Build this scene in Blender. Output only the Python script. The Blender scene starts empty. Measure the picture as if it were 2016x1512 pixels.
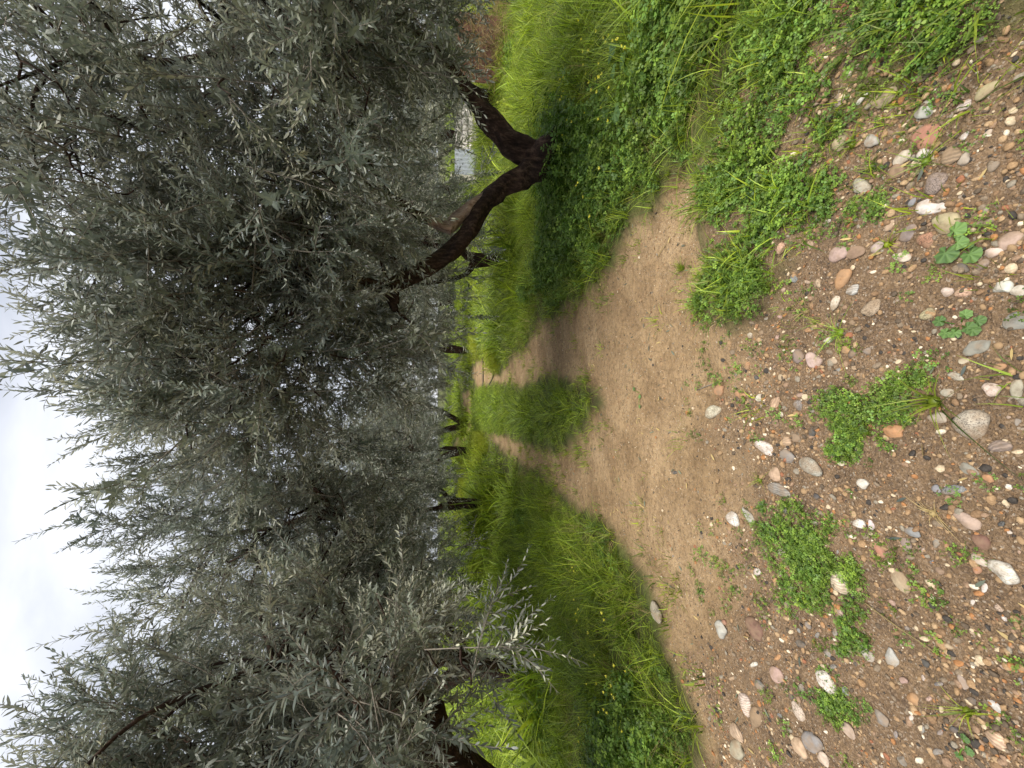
import bpy, bmesh, math, random
import numpy as np
from mathutils import Vector, Matrix

R = math.radians
rng = np.random.default_rng(7)
random.seed(7)
scene = bpy.context.scene
C = scene.collection

# ------------------------------------------------------------------ camera
# the photograph was taken with the phone turned on its side: world up points to the picture's left
CAM = np.array([0.0, 0.0, 1.5]); PITCH = R(11.0); F = 757.0
FWD = np.array([0.0, math.cos(PITCH), -math.sin(PITCH)])
UPV = np.array([0.0, math.sin(PITCH), math.cos(PITCH)])
cam_d = bpy.data.cameras.new('camera'); cam = bpy.data.objects.new('camera', cam_d); C.objects.link(cam)
cam_d.sensor_fit = 'HORIZONTAL'; cam_d.sensor_width = 36.0; cam_d.lens = 36.0 * F / 2016.0
cam_d.clip_start = 0.05; cam_d.clip_end = 2000
m = Matrix.Identity(4)
for i in range(3):
    m[i][0] = -UPV[i]; m[i][1] = (1.0, 0, 0)[i]; m[i][2] = -FWD[i]; m[i][3] = CAM[i]
cam.matrix_world = m
scene.camera = cam

# ------------------------------------------------------------------ world: bright broken overcast
SUN_EL, SUN_AZ = R(68), R(158)          # azimuth clockwise from +Y (hazy sun high behind the camera)
world = bpy.data.worlds.new('World'); scene.world = world; world.use_nodes = True
nt = world.node_tree; N = nt.nodes; L = nt.links; N.clear()
out = N.new('ShaderNodeOutputWorld'); bg = N.new('ShaderNodeBackground'); bg.inputs['Strength'].default_value = 0.1
sky = N.new('ShaderNodeTexSky'); sky.sky_type = 'NISHITA'; sky.sun_disc = False
sky.sun_elevation = SUN_EL; sky.sun_rotation = SUN_AZ
tc = N.new('ShaderNodeTexCoord')
mp = N.new('ShaderNodeMapping'); mp.inputs['Scale'].default_value = (1.0, 1.6, 2.6)
mp.inputs['Rotation'].default_value = (0.2, 0.3, 0.5)
nz = N.new('ShaderNodeTexNoise'); nz.inputs['Scale'].default_value = 1.7; nz.inputs['Detail'].default_value = 6
nz.inputs['Roughness'].default_value = 0.52; nz.inputs['Distortion'].default_value = 0.25
cr = N.new('ShaderNodeValToRGB')
cr.color_ramp.elements[0].position = 0.40; cr.color_ramp.elements[0].color = (2.8, 2.98, 3.4, 1)
cr.color_ramp.elements[1].position = 0.66; cr.color_ramp.elements[1].color = (5.0, 5.1, 5.4, 1)
mix = N.new('ShaderNodeMix'); mix.data_type = 'RGBA'; mix.inputs[0].default_value = 0.9
L.new(tc.outputs['Generated'], mp.inputs['Vector']); L.new(mp.outputs[0], nz.inputs['Vector'])
L.new(nz.outputs['Fac'], cr.inputs[0]); L.new(sky.outputs[0], mix.inputs[6]); L.new(cr.outputs[0], mix.inputs[7])
L.new(mix.outputs[2], bg.inputs['Color']); L.new(bg.outputs[0], out.inputs['Surface'])

sun_d = bpy.data.lights.new('sun', 'SUN'); sun_d.energy = 2.5; sun_d.angle = R(40); sun_d.color = (1.0, 0.955, 0.88)
sun = bpy.data.objects.new('sun', sun_d); C.objects.link(sun)
sd = Vector((math.sin(SUN_AZ) * math.cos(SUN_EL), math.cos(SUN_AZ) * math.cos(SUN_EL), math.sin(SUN_EL)))
sun.rotation_euler = sd.to_track_quat('Z', 'Y').to_euler(); sun.location = (3, 12, 20)

scene.view_settings.view_transform = 'Standard'; scene.view_settings.look = 'None'
scene.view_settings.exposure = 1.22; scene.view_settings.gamma = 1.0; scene.view_settings.use_curve_mapping = False
scene.render.engine = 'CYCLES'
cy = scene.cycles
cy.max_bounces = 4; cy.diffuse_bounces = 3; cy.glossy_bounces = 1; cy.transmission_bounces = 3; cy.transparent_max_bounces = 6
cy.caustics_reflective = False; cy.caustics_refractive = False
cy.use_denoising = True; cy.use_light_tree = False; cy.adaptive_threshold = 0.022

# ------------------------------------------------------------------ small maths
def ray(px, py):
    d = FWD + np.array([1.0, 0, 0]) * ((756.0 - py) / F) - UPV * ((px - 1008.0) / F)
    return d
def at(px, py, Y):
    """the point seen at a photo pixel, at distance Y ahead of the camera"""
    d = ray(px, py); return CAM + d * (Y / d[1])
def on_plane(px, py, z=0.0):
    d = ray(px, py)
    if d[2] > -0.02: d = d.copy(); d[2] = -0.02
    return CAM + d * ((z - CAM[2]) / d[2])

_perm = np.random.default_rng(3).random((256, 256))
def vnoise(x, y, s=1.0, seed=0):
    x = np.asarray(x, float) * s + seed * 17.31 + 500; y = np.asarray(y, float) * s + seed * 9.77 + 500
    xi = np.floor(x).astype(int); yi = np.floor(y).astype(int); fx = x - xi; fy = y - yi
    fx = fx * fx * (3 - 2 * fx); fy = fy * fy * (3 - 2 * fy)
    g = lambda a, b: _perm[a % 256, b % 256]
    return (g(xi, yi) * (1 - fx) + g(xi + 1, yi) * fx) * (1 - fy) + (g(xi, yi + 1) * (1 - fx) + g(xi + 1, yi + 1) * fx) * fy
def fbm(x, y, s=1.0, o=4, seed=0):
    t = 0; a = 0.5; n = 0
    for k in range(o):
        t = t + a * vnoise(x, y, s * 2 ** k, seed + k); n += a; a *= 0.5
    return t / n
def sstep(a, b, x):
    t = np.clip((np.asarray(x, float) - a) / (b - a), 0, 1); return t * t * (3 - 2 * t)
def sdist(x, y, poly):
    """signed distance to a polygon, positive inside"""
    x = np.asarray(x, float); y = np.asarray(y, float)
    dmin = np.full(x.shape, 1e9); ins = np.zeros(x.shape, bool); n = len(poly)
    for i in range(n):
        ax, ay = poly[i]; bx, by = poly[(i + 1) % n]
        ex, ey = bx - ax, by - ay; l2 = ex * ex + ey * ey + 1e-12
        t = np.clip(((x - ax) * ex + (y - ay) * ey) / l2, 0, 1)
        d = np.hypot(x - ax - t * ex, y - ay - t * ey); dmin = np.minimum(dmin, d)
        c = (ay > y) != (by > y)
        with np.errstate(divide='ignore', invalid='ignore'):
            xx = ex * (y - ay) / (by - ay if by != ay else 1e-12) + ax
        ins ^= c & (x < xx)
    return np.where(ins, dmin, -dmin)
def ppoly(pts, z=0.0):
    return [tuple(on_plane(px, py, z)[:2]) for px, py in pts]

# ------------------------------------------------------------------ where the bare track and the green lie
OUTER = ppoly([(1400, 1512), (1375, 1400), (1325, 1290), (1275, 1120), (1195, 1040), (1115, 975), (1065, 925), (1025, 907), (988, 882), (968, 862),
               (950, 850), (940, 760), (934, 745), (934, 722), (950, 708), (974, 736), (988, 738), (1004, 718), (1022, 692), (1042, 684), (1058, 655), (1068, 628),
               (1095, 632), (1115, 605), (1182, 560), (1212, 520), (1218, 490), (1258, 440), (1312, 400), (1328, 348), (1352, 330), (1385, 340), (1387, 470), (1412, 530),
               (1385, 600), (1450, 640), (1500, 622), (1532, 540), (1565, 480), (1602, 400), (1612, 300), (1650, 235), (1720, 175), (1800, 130), (1900, 95), (2016, 50)]) + \
        [(1.35, 0.2), (1.6, -3.0), (-5.0, -3.0), (-5.0, 2.0), (-3.2, 2.05)]
MEDIAN = ppoly([(1185, 795), (1168, 765), (1112, 748), (1075, 742), (1035, 760), (992, 753), (952, 758), (937, 768), (937, 850), (958, 855), (1000, 858), (1040, 874), (1066, 884), (1105, 886), (1148, 858)])
FARBEND = ppoly([(921, 775), (931, 770), (931, 872), (921, 880)])
MAT_RIGHT = ppoly([(1385, 330), (1385, 480), (1405, 560), (1385, 600), (1450, 640), (1500, 622), (1640, 440), (1640, 260), (1720, 175), (1860, 120), (2016, 40), (2016, -160), (1640, -200), (1500, -40), (1470, 160), (1410, 300)])
CLOVER_TREE = ppoly([(1085, 240), (1225, 200), (1260, 330), (1215, 470), (1150, 600), (1080, 640), (1075, 420)], 0.1)
CLOVER_LEFT = ppoly([(1180, 1380), (1385, 1400), (1400, 1640), (1170, 1640)], 0.1)

def bare(x, y):
    """1 on the bare track, 0 in the green"""
    x = np.asarray(x, float); y = np.asarray(y, float)
    w = 0.10 + 0.010 * np.maximum(y, 0)
    j = (fbm(x, y, 5.0, 3, 2) - 0.5) * 0.22 * np.minimum(1, 0.5 + y * 0.15)
    a = sstep(-0.5, 0.5, (sdist(x, y, OUTER) + j) / w)
    b = sstep(-0.5, 0.5, (sdist(x, y, MEDIAN) + j) / w)
    c = sstep(-0.5, 0.5, (sdist(x, y, FARBEND) + j) / w)
    return np.maximum(np.clip(a - b, 0, 1), c)
def gravelly(x, y):
    x = np.asarray(x, float); y = np.asarray(y, float)
    return sstep(0.32, -0.32, y - 1.72 - 0.22 * np.maximum(0, -x - 0.7) + (fbm(x, y, 3.2, 3, 5) - 0.5) * 0.9)
def H(x, y):
    x = np.asarray(x, float); y = np.asarray(y, float)
    b = bare(x, y)
    h = (fbm(x, y, 0.5, 3, 1) - 0.5) * 0.10 * sstep(0.5, 6, np.hypot(x, y))
    h = h + (1 - b) * 0.05 + (fbm(x, y, 4, 3, 4) - 0.5) * 0.045 + (vnoise(x, y, 11, 6) - 0.5) * 0.012
    h = h + 0.5 * sstep(-1.7, -3.4, x) * sstep(4.5, 9, y) + 0.4 * sstep(15, 24, y)
    h = h + 0.02 * gravelly(x, y) * (fbm(x, y, 9, 2, 8) - 0.4)
    return h
def gp(px, py, dz=0.0):
    p = on_plane(px, py, 0.0)
    for _ in range(2):
        z = float(H(p[0], p[1])); p = on_plane(px, py, z + dz)
    return p

# ------------------------------------------------------------------ materials
def mat(name):
    mm = bpy.data.materials.new(name); mm.use_nodes = True
    nt = mm.node_tree; b = nt.nodes['Principled BSDF']; o = nt.nodes['Material Output']
    return mm, nt, nt.nodes, nt.links, b, o
def noise(Nd, scale, detail=4, rough=0.55):
    n = Nd.new('ShaderNodeTexNoise'); n.inputs['Scale'].default_value = scale; n.inputs['Detail'].default_value = detail
    n.inputs['Roughness'].default_value = rough; return n
def ramp(Nd, stops, interp='LINEAR'):
    r = Nd.new('ShaderNodeValToRGB'); r.color_ramp.interpolation = interp
    e = r.color_ramp.elements
    while len(e) < len(stops): e.new(0.5)
    for k, (p, c) in enumerate(stops):
        e[k].position = p; e[k].color = (*c, 1)
    return r
def mixc(Nd, Lk, fac, a, b, mode='MIX'):
    mx = Nd.new('ShaderNodeMix'); mx.data_type = 'RGBA'; mx.blend_type = mode
    for sock, v in ((0, fac), (6, a), (7, b)):
        if isinstance(v, (int, float)): mx.inputs[sock].default_value = v
        elif isinstance(v, tuple): mx.inputs[sock].default_value = (*v, 1)
        else: Lk.new(v, mx.inputs[sock])
    return mx.outputs[2]
def bump(Nd, Lk, h, dist, strength=1.0, prev=None):
    b = Nd.new('ShaderNodeBump'); b.inputs['Distance'].default_value = dist; b.inputs['Strength'].default_value = strength
    Lk.new(h, b.inputs['Height'])
    if prev is not None: Lk.new(prev, b.inputs['Normal'])
    return b.outputs[0]

def ground_material():
    mm, nt, Nd, Lk, b, o = mat('earth')
    tc = Nd.new('ShaderNodeTexCoord'); P = tc.outputs['Object']
    ab = Nd.new('ShaderNodeAttribute'); ab.attribute_name = 'bare'
    ag = Nd.new('ShaderNodeAttribute'); ag.attribute_name = 'gravel'
    def nz(s, d=4, r=0.55):
        n = noise(Nd, s, d, r); Lk.new(P, n.inputs['Vector']); return n.outputs['Fac']
    big = ramp(Nd, [(0.3, (0.275, 0.184, 0.096)), (0.5, (0.35, 0.242, 0.132)), (0.72, (0.41, 0.292, 0.168))]); Lk.new(nz(1.6, 5), big.inputs[0])
    mid = ramp(Nd, [(0.32, (0.55, 0.52, 0.48)), (0.5, (1, 1, 1)), (0.72, (1.18, 1.16, 1.12))]); Lk.new(nz(28, 6, 0.65), mid.inputs[0])
    sand = mixc(Nd, Lk, 0.85, big.outputs[0], mid.outputs[0], 'MULTIPLY')
    # tiny grit: flat speckles too small to model
    vo = Nd.new('ShaderNodeTexVoronoi'); vo.inputs['Scale'].default_value = 190; Lk.new(P, vo.inputs['Vector'])
    sp = ramp(Nd, [(0.0, (0.10, 0.075, 0.06)), (0.2, (0.20, 0.14, 0.09)), (0.45, (0.30, 0.21, 0.135)), (0.62, (0.10, 0.085, 0.08)), (0.75, (0.38, 0.29, 0.21)), (0.9, (0.19, 0.12, 0.07)), (0.97, (0.6, 0.53, 0.44))], 'CONSTANT')
    sx = Nd.new('ShaderNodeSeparateColor'); Lk.new(vo.outputs['Color'], sx.inputs[0]); Lk.new(sx.outputs[0], sp.inputs[0])
    clod = ramp(Nd, [(0.3, (0.10, 0.061, 0.031)), (0.55, (0.195, 0.124, 0.064)), (0.8, (0.27, 0.178, 0.098))]); Lk.new(nz(7, 5, 0.6), clod.inputs[0])
    damp = ramp(Nd, [(0.40, (0.60, 0.56, 0.52)), (0.58, (1.05, 1.05, 1.05))]); Lk.new(nz(2.3, 7, 0.66), damp.inputs[0]); sand = mixc(Nd, Lk, 0.7, sand, damp.outputs[0], 'MULTIPLY')
    soilg = mixc(Nd, Lk, 0.36, clod.outputs[0], sp.outputs[0])
    spf = Nd.new('ShaderNodeMath'); spf.operation = 'GREATER_THAN'; Lk.new(sx.outputs[1], spf.inputs[0]); spf.inputs[1].default_value = 0.82
    spm = Nd.new('ShaderNodeMath'); spm.operation = 'MULTIPLY'; Lk.new(spf.outputs[0], spm.inputs[0]); spm.inputs[1].default_value = 0.55
    sand2 = mixc(Nd, Lk, spm.outputs[0], sand, sp.outputs[0])
    dirt = mixc(Nd, Lk, ag.outputs['Fac'], sand2, soilg)
    gr = ramp(Nd, [(0.3, (0.060, 0.048, 0.022)), (0.5, (0.075, 0.085, 0.025)), (0.75, (0.13, 0.155, 0.04))]); Lk.new(nz(5, 5), gr.inputs[0])
    col = mixc(Nd, Lk, ab.outputs['Fac'], gr.outputs[0], dirt)
    Lk.new(col, b.inputs['Base Color']); b.inputs['Roughness'].default_value = 0.95; b.inputs['Specular IOR Level'].default_value = 0.2
    n0 = bump(Nd, Lk, nz(13, 5, 0.6), 0.05, 0.7); n1 = bump(Nd, Lk, nz(55, 6, 0.7), 0.016, 0.9, n0)
    n2 = bump(Nd, Lk, vo.outputs['Distance'], 0.0025, 0.6, n1)
    Lk.new(n2, b.inputs['Normal'])
    return mm

def leafy(name, top, under, var=0.35, transl=0.3, rough=0.5, hue=None, spec=0.35, yellow=None, contrast=0.36):
    """two-faced leaf: TOP and UNDER colours, brightness varied from plant to plant and leaf to leaf"""
    mm, nt, Nd, Lk, b, o = mat(name)
    g = Nd.new('ShaderNodeNewGeometry'); oi = Nd.new('ShaderNodeObjectInfo')
    la = Nd.new('ShaderNodeAttribute'); la.attribute_name = 'tone'
    c = mixc(Nd, Lk, g.outputs['Backfacing'], top, under)
    r1 = ramp(Nd, [(0.0, (1 - var,) * 3), (1.0, (1 + var,) * 3)]); Lk.new(oi.outputs['Random'], r1.inputs[0])
    r2 = ramp(Nd, [(0.0, (1 - contrast, 1 - contrast * 0.9, 1 - contrast * 0.8)), (1.0, (1 + contrast, 1 + contrast * 0.92, 1 + contrast * 0.4))]); Lk.new(la.outputs['Fac'], r2.inputs[0])
    c = mixc(Nd, Lk, 1.0, c, r1.outputs[0], 'MULTIPLY'); c = mixc(Nd, Lk, 1.0, c, r2.outputs[0], 'MULTIPLY')
    if yellow:
        gt = Nd.new('ShaderNodeMath'); gt.operation = 'GREATER_THAN'; gt.inputs[1].default_value = yellow[0]; Lk.new(la.outputs['Fac'], gt.inputs[0])
        c = mixc(Nd, Lk, gt.outputs[0], c, yellow[1])
    if hue:
        wn = Nd.new('ShaderNodeTexWhiteNoise'); wn.noise_dimensions = '1D'; Lk.new(oi.outputs['Random'], wn.inputs['W'])
        c = mixc(Nd, Lk, wn.outputs['Value'], c, mixc(Nd, Lk, 1.0, c, hue, 'MULTIPLY'))
    Lk.new(c, b.inputs['Base Color']); b.inputs['Roughness'].default_value = rough; b.inputs['Specular IOR Level'].default_value = spec
    tr = Nd.new('ShaderNodeBsdfTranslucent'); Lk.new(c, tr.inputs['Color'])
    ms = Nd.new('ShaderNodeMixShader'); ms.inputs[0].default_value = transl
    Lk.new(b.outputs[0], ms.inputs[1]); Lk.new(tr.outputs[0], ms.inputs[2]); Lk.new(ms.outputs[0], o.inputs['Surface'])
    return mm

def bark_material(name, c0, c1, c2, scale=1.0):
    mm, nt, Nd, Lk, b, o = mat(name)
    tc = Nd.new('ShaderNodeTexCoord')
    mp = Nd.new('ShaderNodeMapping'); mp.inputs['Scale'].default_value = (1, 1, 0.35); Lk.new(tc.outputs['Object'], mp.inputs[0])
    n = noise(Nd, 26 * scale, 7, 0.65); Lk.new(mp.outputs[0], n.inputs['Vector'])
    vo = Nd.new('ShaderNodeTexVoronoi'); vo.inputs['Scale'].default_value = 38 * scale; Lk.new(mp.outputs[0], vo.inputs['Vector'])
    n2 = noise(Nd, 4 * scale, 4); Lk.new(tc.outputs['Object'], n2.inputs['Vector'])
    r = ramp(Nd, [(0.3, c0), (0.5, c1), (0.72, c2)]); Lk.new(n.outputs['Fac'], r.inputs[0])
    r2 = ramp(Nd, [(0.35, (0.7, 0.7, 0.7)), (0.65, (1.25, 1.15, 1.05))]); Lk.new(n2.outputs['Fac'], r2.inputs[0])
    c = mixc(Nd, Lk, 1.0, r.outputs[0], r2.outputs[0], 'MULTIPLY')
    Lk.new(c, b.inputs['Base Color']); b.inputs['Roughness'].default_value = 0.9; b.inputs['Specular IOR Level'].default_value = 0.2
    k = bump(Nd, Lk, n.outputs['Fac'], 0.02, 0.9); k = bump(Nd, Lk, vo.outputs['Distance'], 0.012, 0.8, k)
    Lk.new(k, b.inputs['Normal']); return mm

def stone_material(name, kind):
    """stone whose main colour is the object's own colour; KIND gives the pattern"""
    mm, nt, Nd, Lk, b, o = mat(name)
    tc = Nd.new('ShaderNodeTexCoord'); oi = Nd.new('ShaderNodeObjectInfo')
    ad = Nd.new('ShaderNodeVectorMath'); ad.operation = 'ADD'; Lk.new(tc.outputs['Object'], ad.inputs[0])
    cb = Nd.new('ShaderNodeCombineXYZ'); ml = Nd.new('ShaderNodeMath'); ml.operation = 'MULTIPLY'; ml.inputs[1].default_value = 37
    Lk.new(oi.outputs['Random'], ml.inputs[0]); Lk.new(ml.outputs[0], cb.inputs[0]); Lk.new(cb.outputs[0], ad.inputs[1])
    P = ad.outputs[0]
    n = noise(Nd, 34, 6, 0.62); Lk.new(P, n.inputs['Vector'])
    r = ramp(Nd, [(0.3, (0.62, 0.6, 0.57)), (0.5, (1, 1, 1)), (0.72, (1.22, 1.2, 1.16))]); Lk.new(n.outputs['Fac'], r.inputs[0])
    c = mixc(Nd, Lk, 1.0, oi.outputs['Color'], r.outputs[0], 'MULTIPLY')
    if kind == 'speckled':
        v = Nd.new('ShaderNodeTexVoronoi'); v.inputs['Scale'].default_value = 420; Lk.new(P, v.inputs['Vector'])
        s = Nd.new('ShaderNodeSeparateColor'); Lk.new(v.outputs['Color'], s.inputs[0])
        rr = ramp(Nd, [(0, (0.3, 0.3, 0.31)), (0.22, (0.75, 0.74, 0.72)), (0.5, (1.1, 1.1, 1.1))], 'CONSTANT'); Lk.new(s.outputs[0], rr.inputs[0])
        c = mixc(Nd, Lk, 0.8, c, rr.outputs[0], 'MULTIPLY')
    elif kind == 'striped':
        w = Nd.new('ShaderNodeTexWave'); w.inputs['Scale'].default_value = 32; w.inputs['Distortion'].default_value = 9; w.inputs['Detail'].default_value = 3
        w.bands_direction = 'Y'; Lk.new(P, w.inputs['Vector'])
        rr = ramp(Nd, [(0.2, (0.45, 0.46, 0.48)), (0.6, (1, 1, 1)), (0.9, (1.6, 1.58, 1.55))]); Lk.new(w.outputs['Fac'], rr.inputs[0])
        c = mixc(Nd, Lk, 0.45, c, rr.outputs[0], 'MULTIPLY')
    elif kind == 'marbled':
        w = noise(Nd, 60, 5, 0.7); w.inputs['Distortion'].default_value = 2.5; Lk.new(P, w.inputs['Vector'])
        rr = ramp(Nd, [(0.36, (0.35, 0.3, 0.25)), (0.46, (0.9, 0.85, 0.8)), (0.6, (1.1, 1.1, 1.1))]); Lk.new(w.outputs['Fac'], rr.inputs[0])
        c = mixc(Nd, Lk, 0.9, c, rr.outputs[0], 'MULTIPLY')
    # earth dusted on the flanks: a stain of its own, patchy
    d = noise(Nd, 18, 5, 0.6); Lk.new(P, d.inputs['Vector'])
    dr = ramp(Nd, [(0.45, (0.05, 0.05, 0.05)), (0.66, (0.75, 0.75, 0.75))]); Lk.new(d.outputs['Fac'], dr.inputs[0])
    c = mixc(Nd, Lk, dr.outputs[0], c, (0.24, 0.165, 0.10))
    Lk.new(c, b.inputs['Base Color']); b.inputs['Roughness'].default_value = 0.78; b.inputs['Specular IOR Level'].default_value = 0.3
    f = noise(Nd, 160, 4, 0.6); Lk.new(P, f.inputs['Vector'])
    k = bump(Nd, Lk, n.outputs['Fac'], 0.006, 0.7); k = bump(Nd, Lk, f.outputs['Fac'], 0.0016, 0.7, k); Lk.new(k, b.inputs['Normal'])
    return mm

def pebble_material():
    mm, nt, Nd, Lk, b, o = mat('gravel_mix')
    oi = Nd.new('ShaderNodeObjectInfo')
    cols = [(0, (0.32, 0.225, 0.145)), (0.14, (0.22, 0.15, 0.10)), (0.27, (0.11, 0.09, 0.075)), (0.38, (0.38, 0.285, 0.195)), (0.48, (0.21, 0.175, 0.145)), (0.58, (0.34, 0.18, 0.09)),
            (0.66, (0.055, 0.052, 0.054)), (0.74, (0.27, 0.195, 0.15)), (0.83, (0.52, 0.45, 0.36)), (0.89, (0.25, 0.235, 0.215)), (0.945, (0.27, 0.13, 0.085)), (0.972, (0.66, 0.62, 0.56))]
    r = ramp(Nd, cols, 'CONSTANT'); Lk.new(oi.outputs['Random'], r.inputs[0])
    tc = Nd.new('ShaderNodeTexCoord'); n = noise(Nd, 3.0, 4); Lk.new(tc.outputs['Object'], n.inputs['Vector'])
    rr = ramp(Nd, [(0.3, (0.7, 0.69, 0.67)), (0.7, (1.2, 1.2, 1.18))]); Lk.new(n.outputs['Fac'], rr.inputs[0])
    c = mixc(Nd, Lk, 1.0, r.outputs[0], rr.outputs[0], 'MULTIPLY'); c = mixc(Nd, Lk, 1.0, c, (1.0, 0.92, 0.78), 'MULTIPLY')
    Lk.new(c, b.inputs['Base Color']); b.inputs['Roughness'].default_value = 0.85; b.inputs['Specular IOR Level'].default_value = 0.15
    return mm

def plain(name, col, rough=0.8, scale=20, amt=0.3, metal=0.0, bmp=0.0):
    mm, nt, Nd, Lk, b, o = mat(name)
    tc = Nd.new('ShaderNodeTexCoord'); n = noise(Nd, scale, 6, 0.6); Lk.new(tc.outputs['Object'], n.inputs['Vector'])
    r = ramp(Nd, [(0.3, (1 - amt,) * 3), (0.7, (1 + amt,) * 3)]); Lk.new(n.outputs['Fac'], r.inputs[0])
    Lk.new(mixc(Nd, Lk, 1.0, col, r.outputs[0], 'MULTIPLY'), b.inputs['Base Color'])
    b.inputs['Roughness'].default_value = rough; b.inputs['Metallic'].default_value = metal; b.inputs['Specular IOR Level'].default_value = 0.25
    if bmp: Lk.new(bump(Nd, Lk, n.outputs['Fac'], bmp), b.inputs['Normal'])
    return mm

M_ground = ground_material()
M_olive = leafy('olive_leaf', (0.142, 0.168, 0.142), (0.33, 0.355, 0.33), 0.28, 0.3, 0.42, hue=(1.1, 1.0, 0.85), spec=0.5, yellow=(0.9975, (0.34, 0.33, 0.06)))
M_twig = plain('olive_twig_bark', (0.20, 0.175, 0.14), 0.85, 30, 0.3)
M_bark = bark_material('olive_bark', (0.010, 0.007, 0.006), (0.040, 0.024, 0.018), (0.13, 0.088, 0.064))
M_pale = bark_material('stripped_wood', (0.17, 0.10, 0.075), (0.38, 0.28, 0.22), (0.5, 0.40, 0.34))
M_grass = leafy('grass_blade', (0.21, 0.325, 0.030), (0.23, 0.345, 0.045), 0.35, 0.48, 0.5, hue=(1.3, 1.02, 0.75), spec=0.6, contrast=0.75)
M_grassfar = leafy('field_grass_blade', (0.23, 0.34, 0.035), (0.25, 0.36, 0.05), 0.35, 0.45, 0.5, hue=(1.25, 1.03, 0.8), spec=0.6, contrast=0.75)
M_clover = leafy('clover_leaf', (0.085, 0.19, 0.022), (0.13, 0.24, 0.05), 0.35, 0.4, 0.5, hue=(1.45, 1.12, 0.8), spec=0.4, contrast=0.5)
M_weed = leafy('weed_leaf', (0.075, 0.15, 0.035), (0.11, 0.19, 0.06), 0.15, 0.2, 0.6, spec=0.3, contrast=0.35)
M_dry = leafy('dry_stalk', (0.36, 0.27, 0.13), (0.36, 0.27, 0.13), 0.3, 0.25, 0.7)
M_petal = leafy('yellow_petal', (0.82, 0.72, 0.05), (0.8, 0.74, 0.1), 0.1, 0.35, 0.5)
M_yellow = leafy('yellow_flowering_weed', (0.38, 0.42, 0.03), (0.36, 0.40, 0.05), 0.3, 0.4, 0.5)
M_pebble = pebble_material()
M_stone = {k: stone_material(k + '_stone', k) for k in ('plain', 'speckled', 'striped', 'marbled')}

# ------------------------------------------------------------------ object helpers
def tag(o, label=None, cat=None, group=None, kind=None):
    for k, v in (('label', label), ('category', cat), ('group', group), ('kind', kind)):
        if v: o[k] = v
    return o
def empty(name, loc):
    o = bpy.data.objects.new(name, None); C.objects.link(o); o.location = tuple(loc); o.empty_display_size = 0.1; return o
def mesh_np(name, V, Fc, material, tone=None, smooth=True):
    me = bpy.data.meshes.new(name); V = np.asarray(V, float)
    if isinstance(Fc, np.ndarray): Fc = Fc.tolist()
    me.from_pydata(V.tolist(), [], Fc); me.materials.append(material)
    if tone is not None:
        a = me.attributes.new('tone', 'FLOAT', 'POINT'); a.data.foreach_set('value', np.asarray(tone, np.float32))
    if smooth: me.polygons.foreach_set('use_smooth', [True] * len(me.polygons))
    me.update(); return me
def link(name, me, parent=None, loc=None):
    o = bpy.data.objects.new(name, me); C.objects.link(o)
    if parent is not None: o.parent = parent
    if loc is not None: o.location = tuple(loc)
    return o

class MB:
    def __init__(s): s.v = []; s.f = []; s.t = []
    def add(s, V, Fc, tone=0.5):
        o = len(s.v); s.v += [tuple(map(float, p)) for p in V]; s.f += [tuple(i + o for i in f) for f in Fc]
        s.t += list(tone) if hasattr(tone, '__len__') else [tone] * len(V)
    def mesh(s, name, material, smooth=True): return mesh_np(name, s.v, s.f, material, s.t, smooth)

def frame(d):
    d = np.asarray(d, float); d = d / (np.linalg.norm(d) + 1e-12)
    a = np.array([0, 0, 1.0]) if abs(d[2]) < 0.9 else np.array([1.0, 0, 0])
    u = np.cross(a, d); u /= np.linalg.norm(u); return u, np.cross(d, u), d
def smooth_path(pts, rad, per=6):
    pts = np.asarray(pts, float); rad = np.asarray(rad, float); n = len(pts); P = []; Q = []
    for i in range(n - 1):
        p0 = pts[max(i - 1, 0)]; p1 = pts[i]; p2 = pts[i + 1]; p3 = pts[min(i + 2, n - 1)]
        for k in range(per):
            t = k / per
            P.append(0.5 * ((2 * p1) + (-p0 + p2) * t + (2 * p0 - 5 * p1 + 4 * p2 - p3) * t * t + (-p0 + 3 * p1 - 3 * p2 + p3) * t ** 3))
            Q.append(rad[i] * (1 - t) + rad[i + 1] * t)
    P.append(pts[-1]); Q.append(rad[-1]); return np.array(P), np.array(Q)
def tube(mb, pts, rad, sides=8, rough=0.0, seed=0, cap=True, tone=0.5):
    pts = np.asarray(pts, float); n = len(pts); V = []
    u = v = None
    for i in range(n):
        d = pts[min(i + 1, n - 1)] - pts[max(i - 1, 0)]
        if u is None: u, v, _ = frame(d)
        else:
            d = d / (np.linalg.norm(d) + 1e-12); u = u - d * np.dot(u, d); u /= np.linalg.norm(u) + 1e-12; v = np.cross(d, u)
        for k in range(sides):
            a = 2 * math.pi * k / sides
            r = rad[i]
            if rough:
                r *= 1 + rough * (float(vnoise(2 + 1.4 * math.cos(a), 2 + 1.4 * math.sin(a) + i * 0.16, 1.0, seed)) - 0.5) * 1.6 + rough * 0.55 * math.sin(3 * a + i * 0.06 + seed) + rough * 0.25 * (float(vnoise(4 + 4 * math.cos(a), 4 * math.sin(a) + i * 0.5, 1.0, seed + 9)) - 0.5)
            V.append(pts[i] + r * (math.cos(a) * u + math.sin(a) * v))
    Fc = [(i * sides + k, i * sides + (k + 1) % sides, (i + 1) * sides + (k + 1) % sides, (i + 1) * sides + k) for i in range(n - 1) for k in range(sides)]
    if cap: Fc.append(tuple((n - 1) * sides + k for k in range(sides))); Fc.append(tuple(reversed(range(sides))))
    mb.add(V, Fc, tone)

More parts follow.
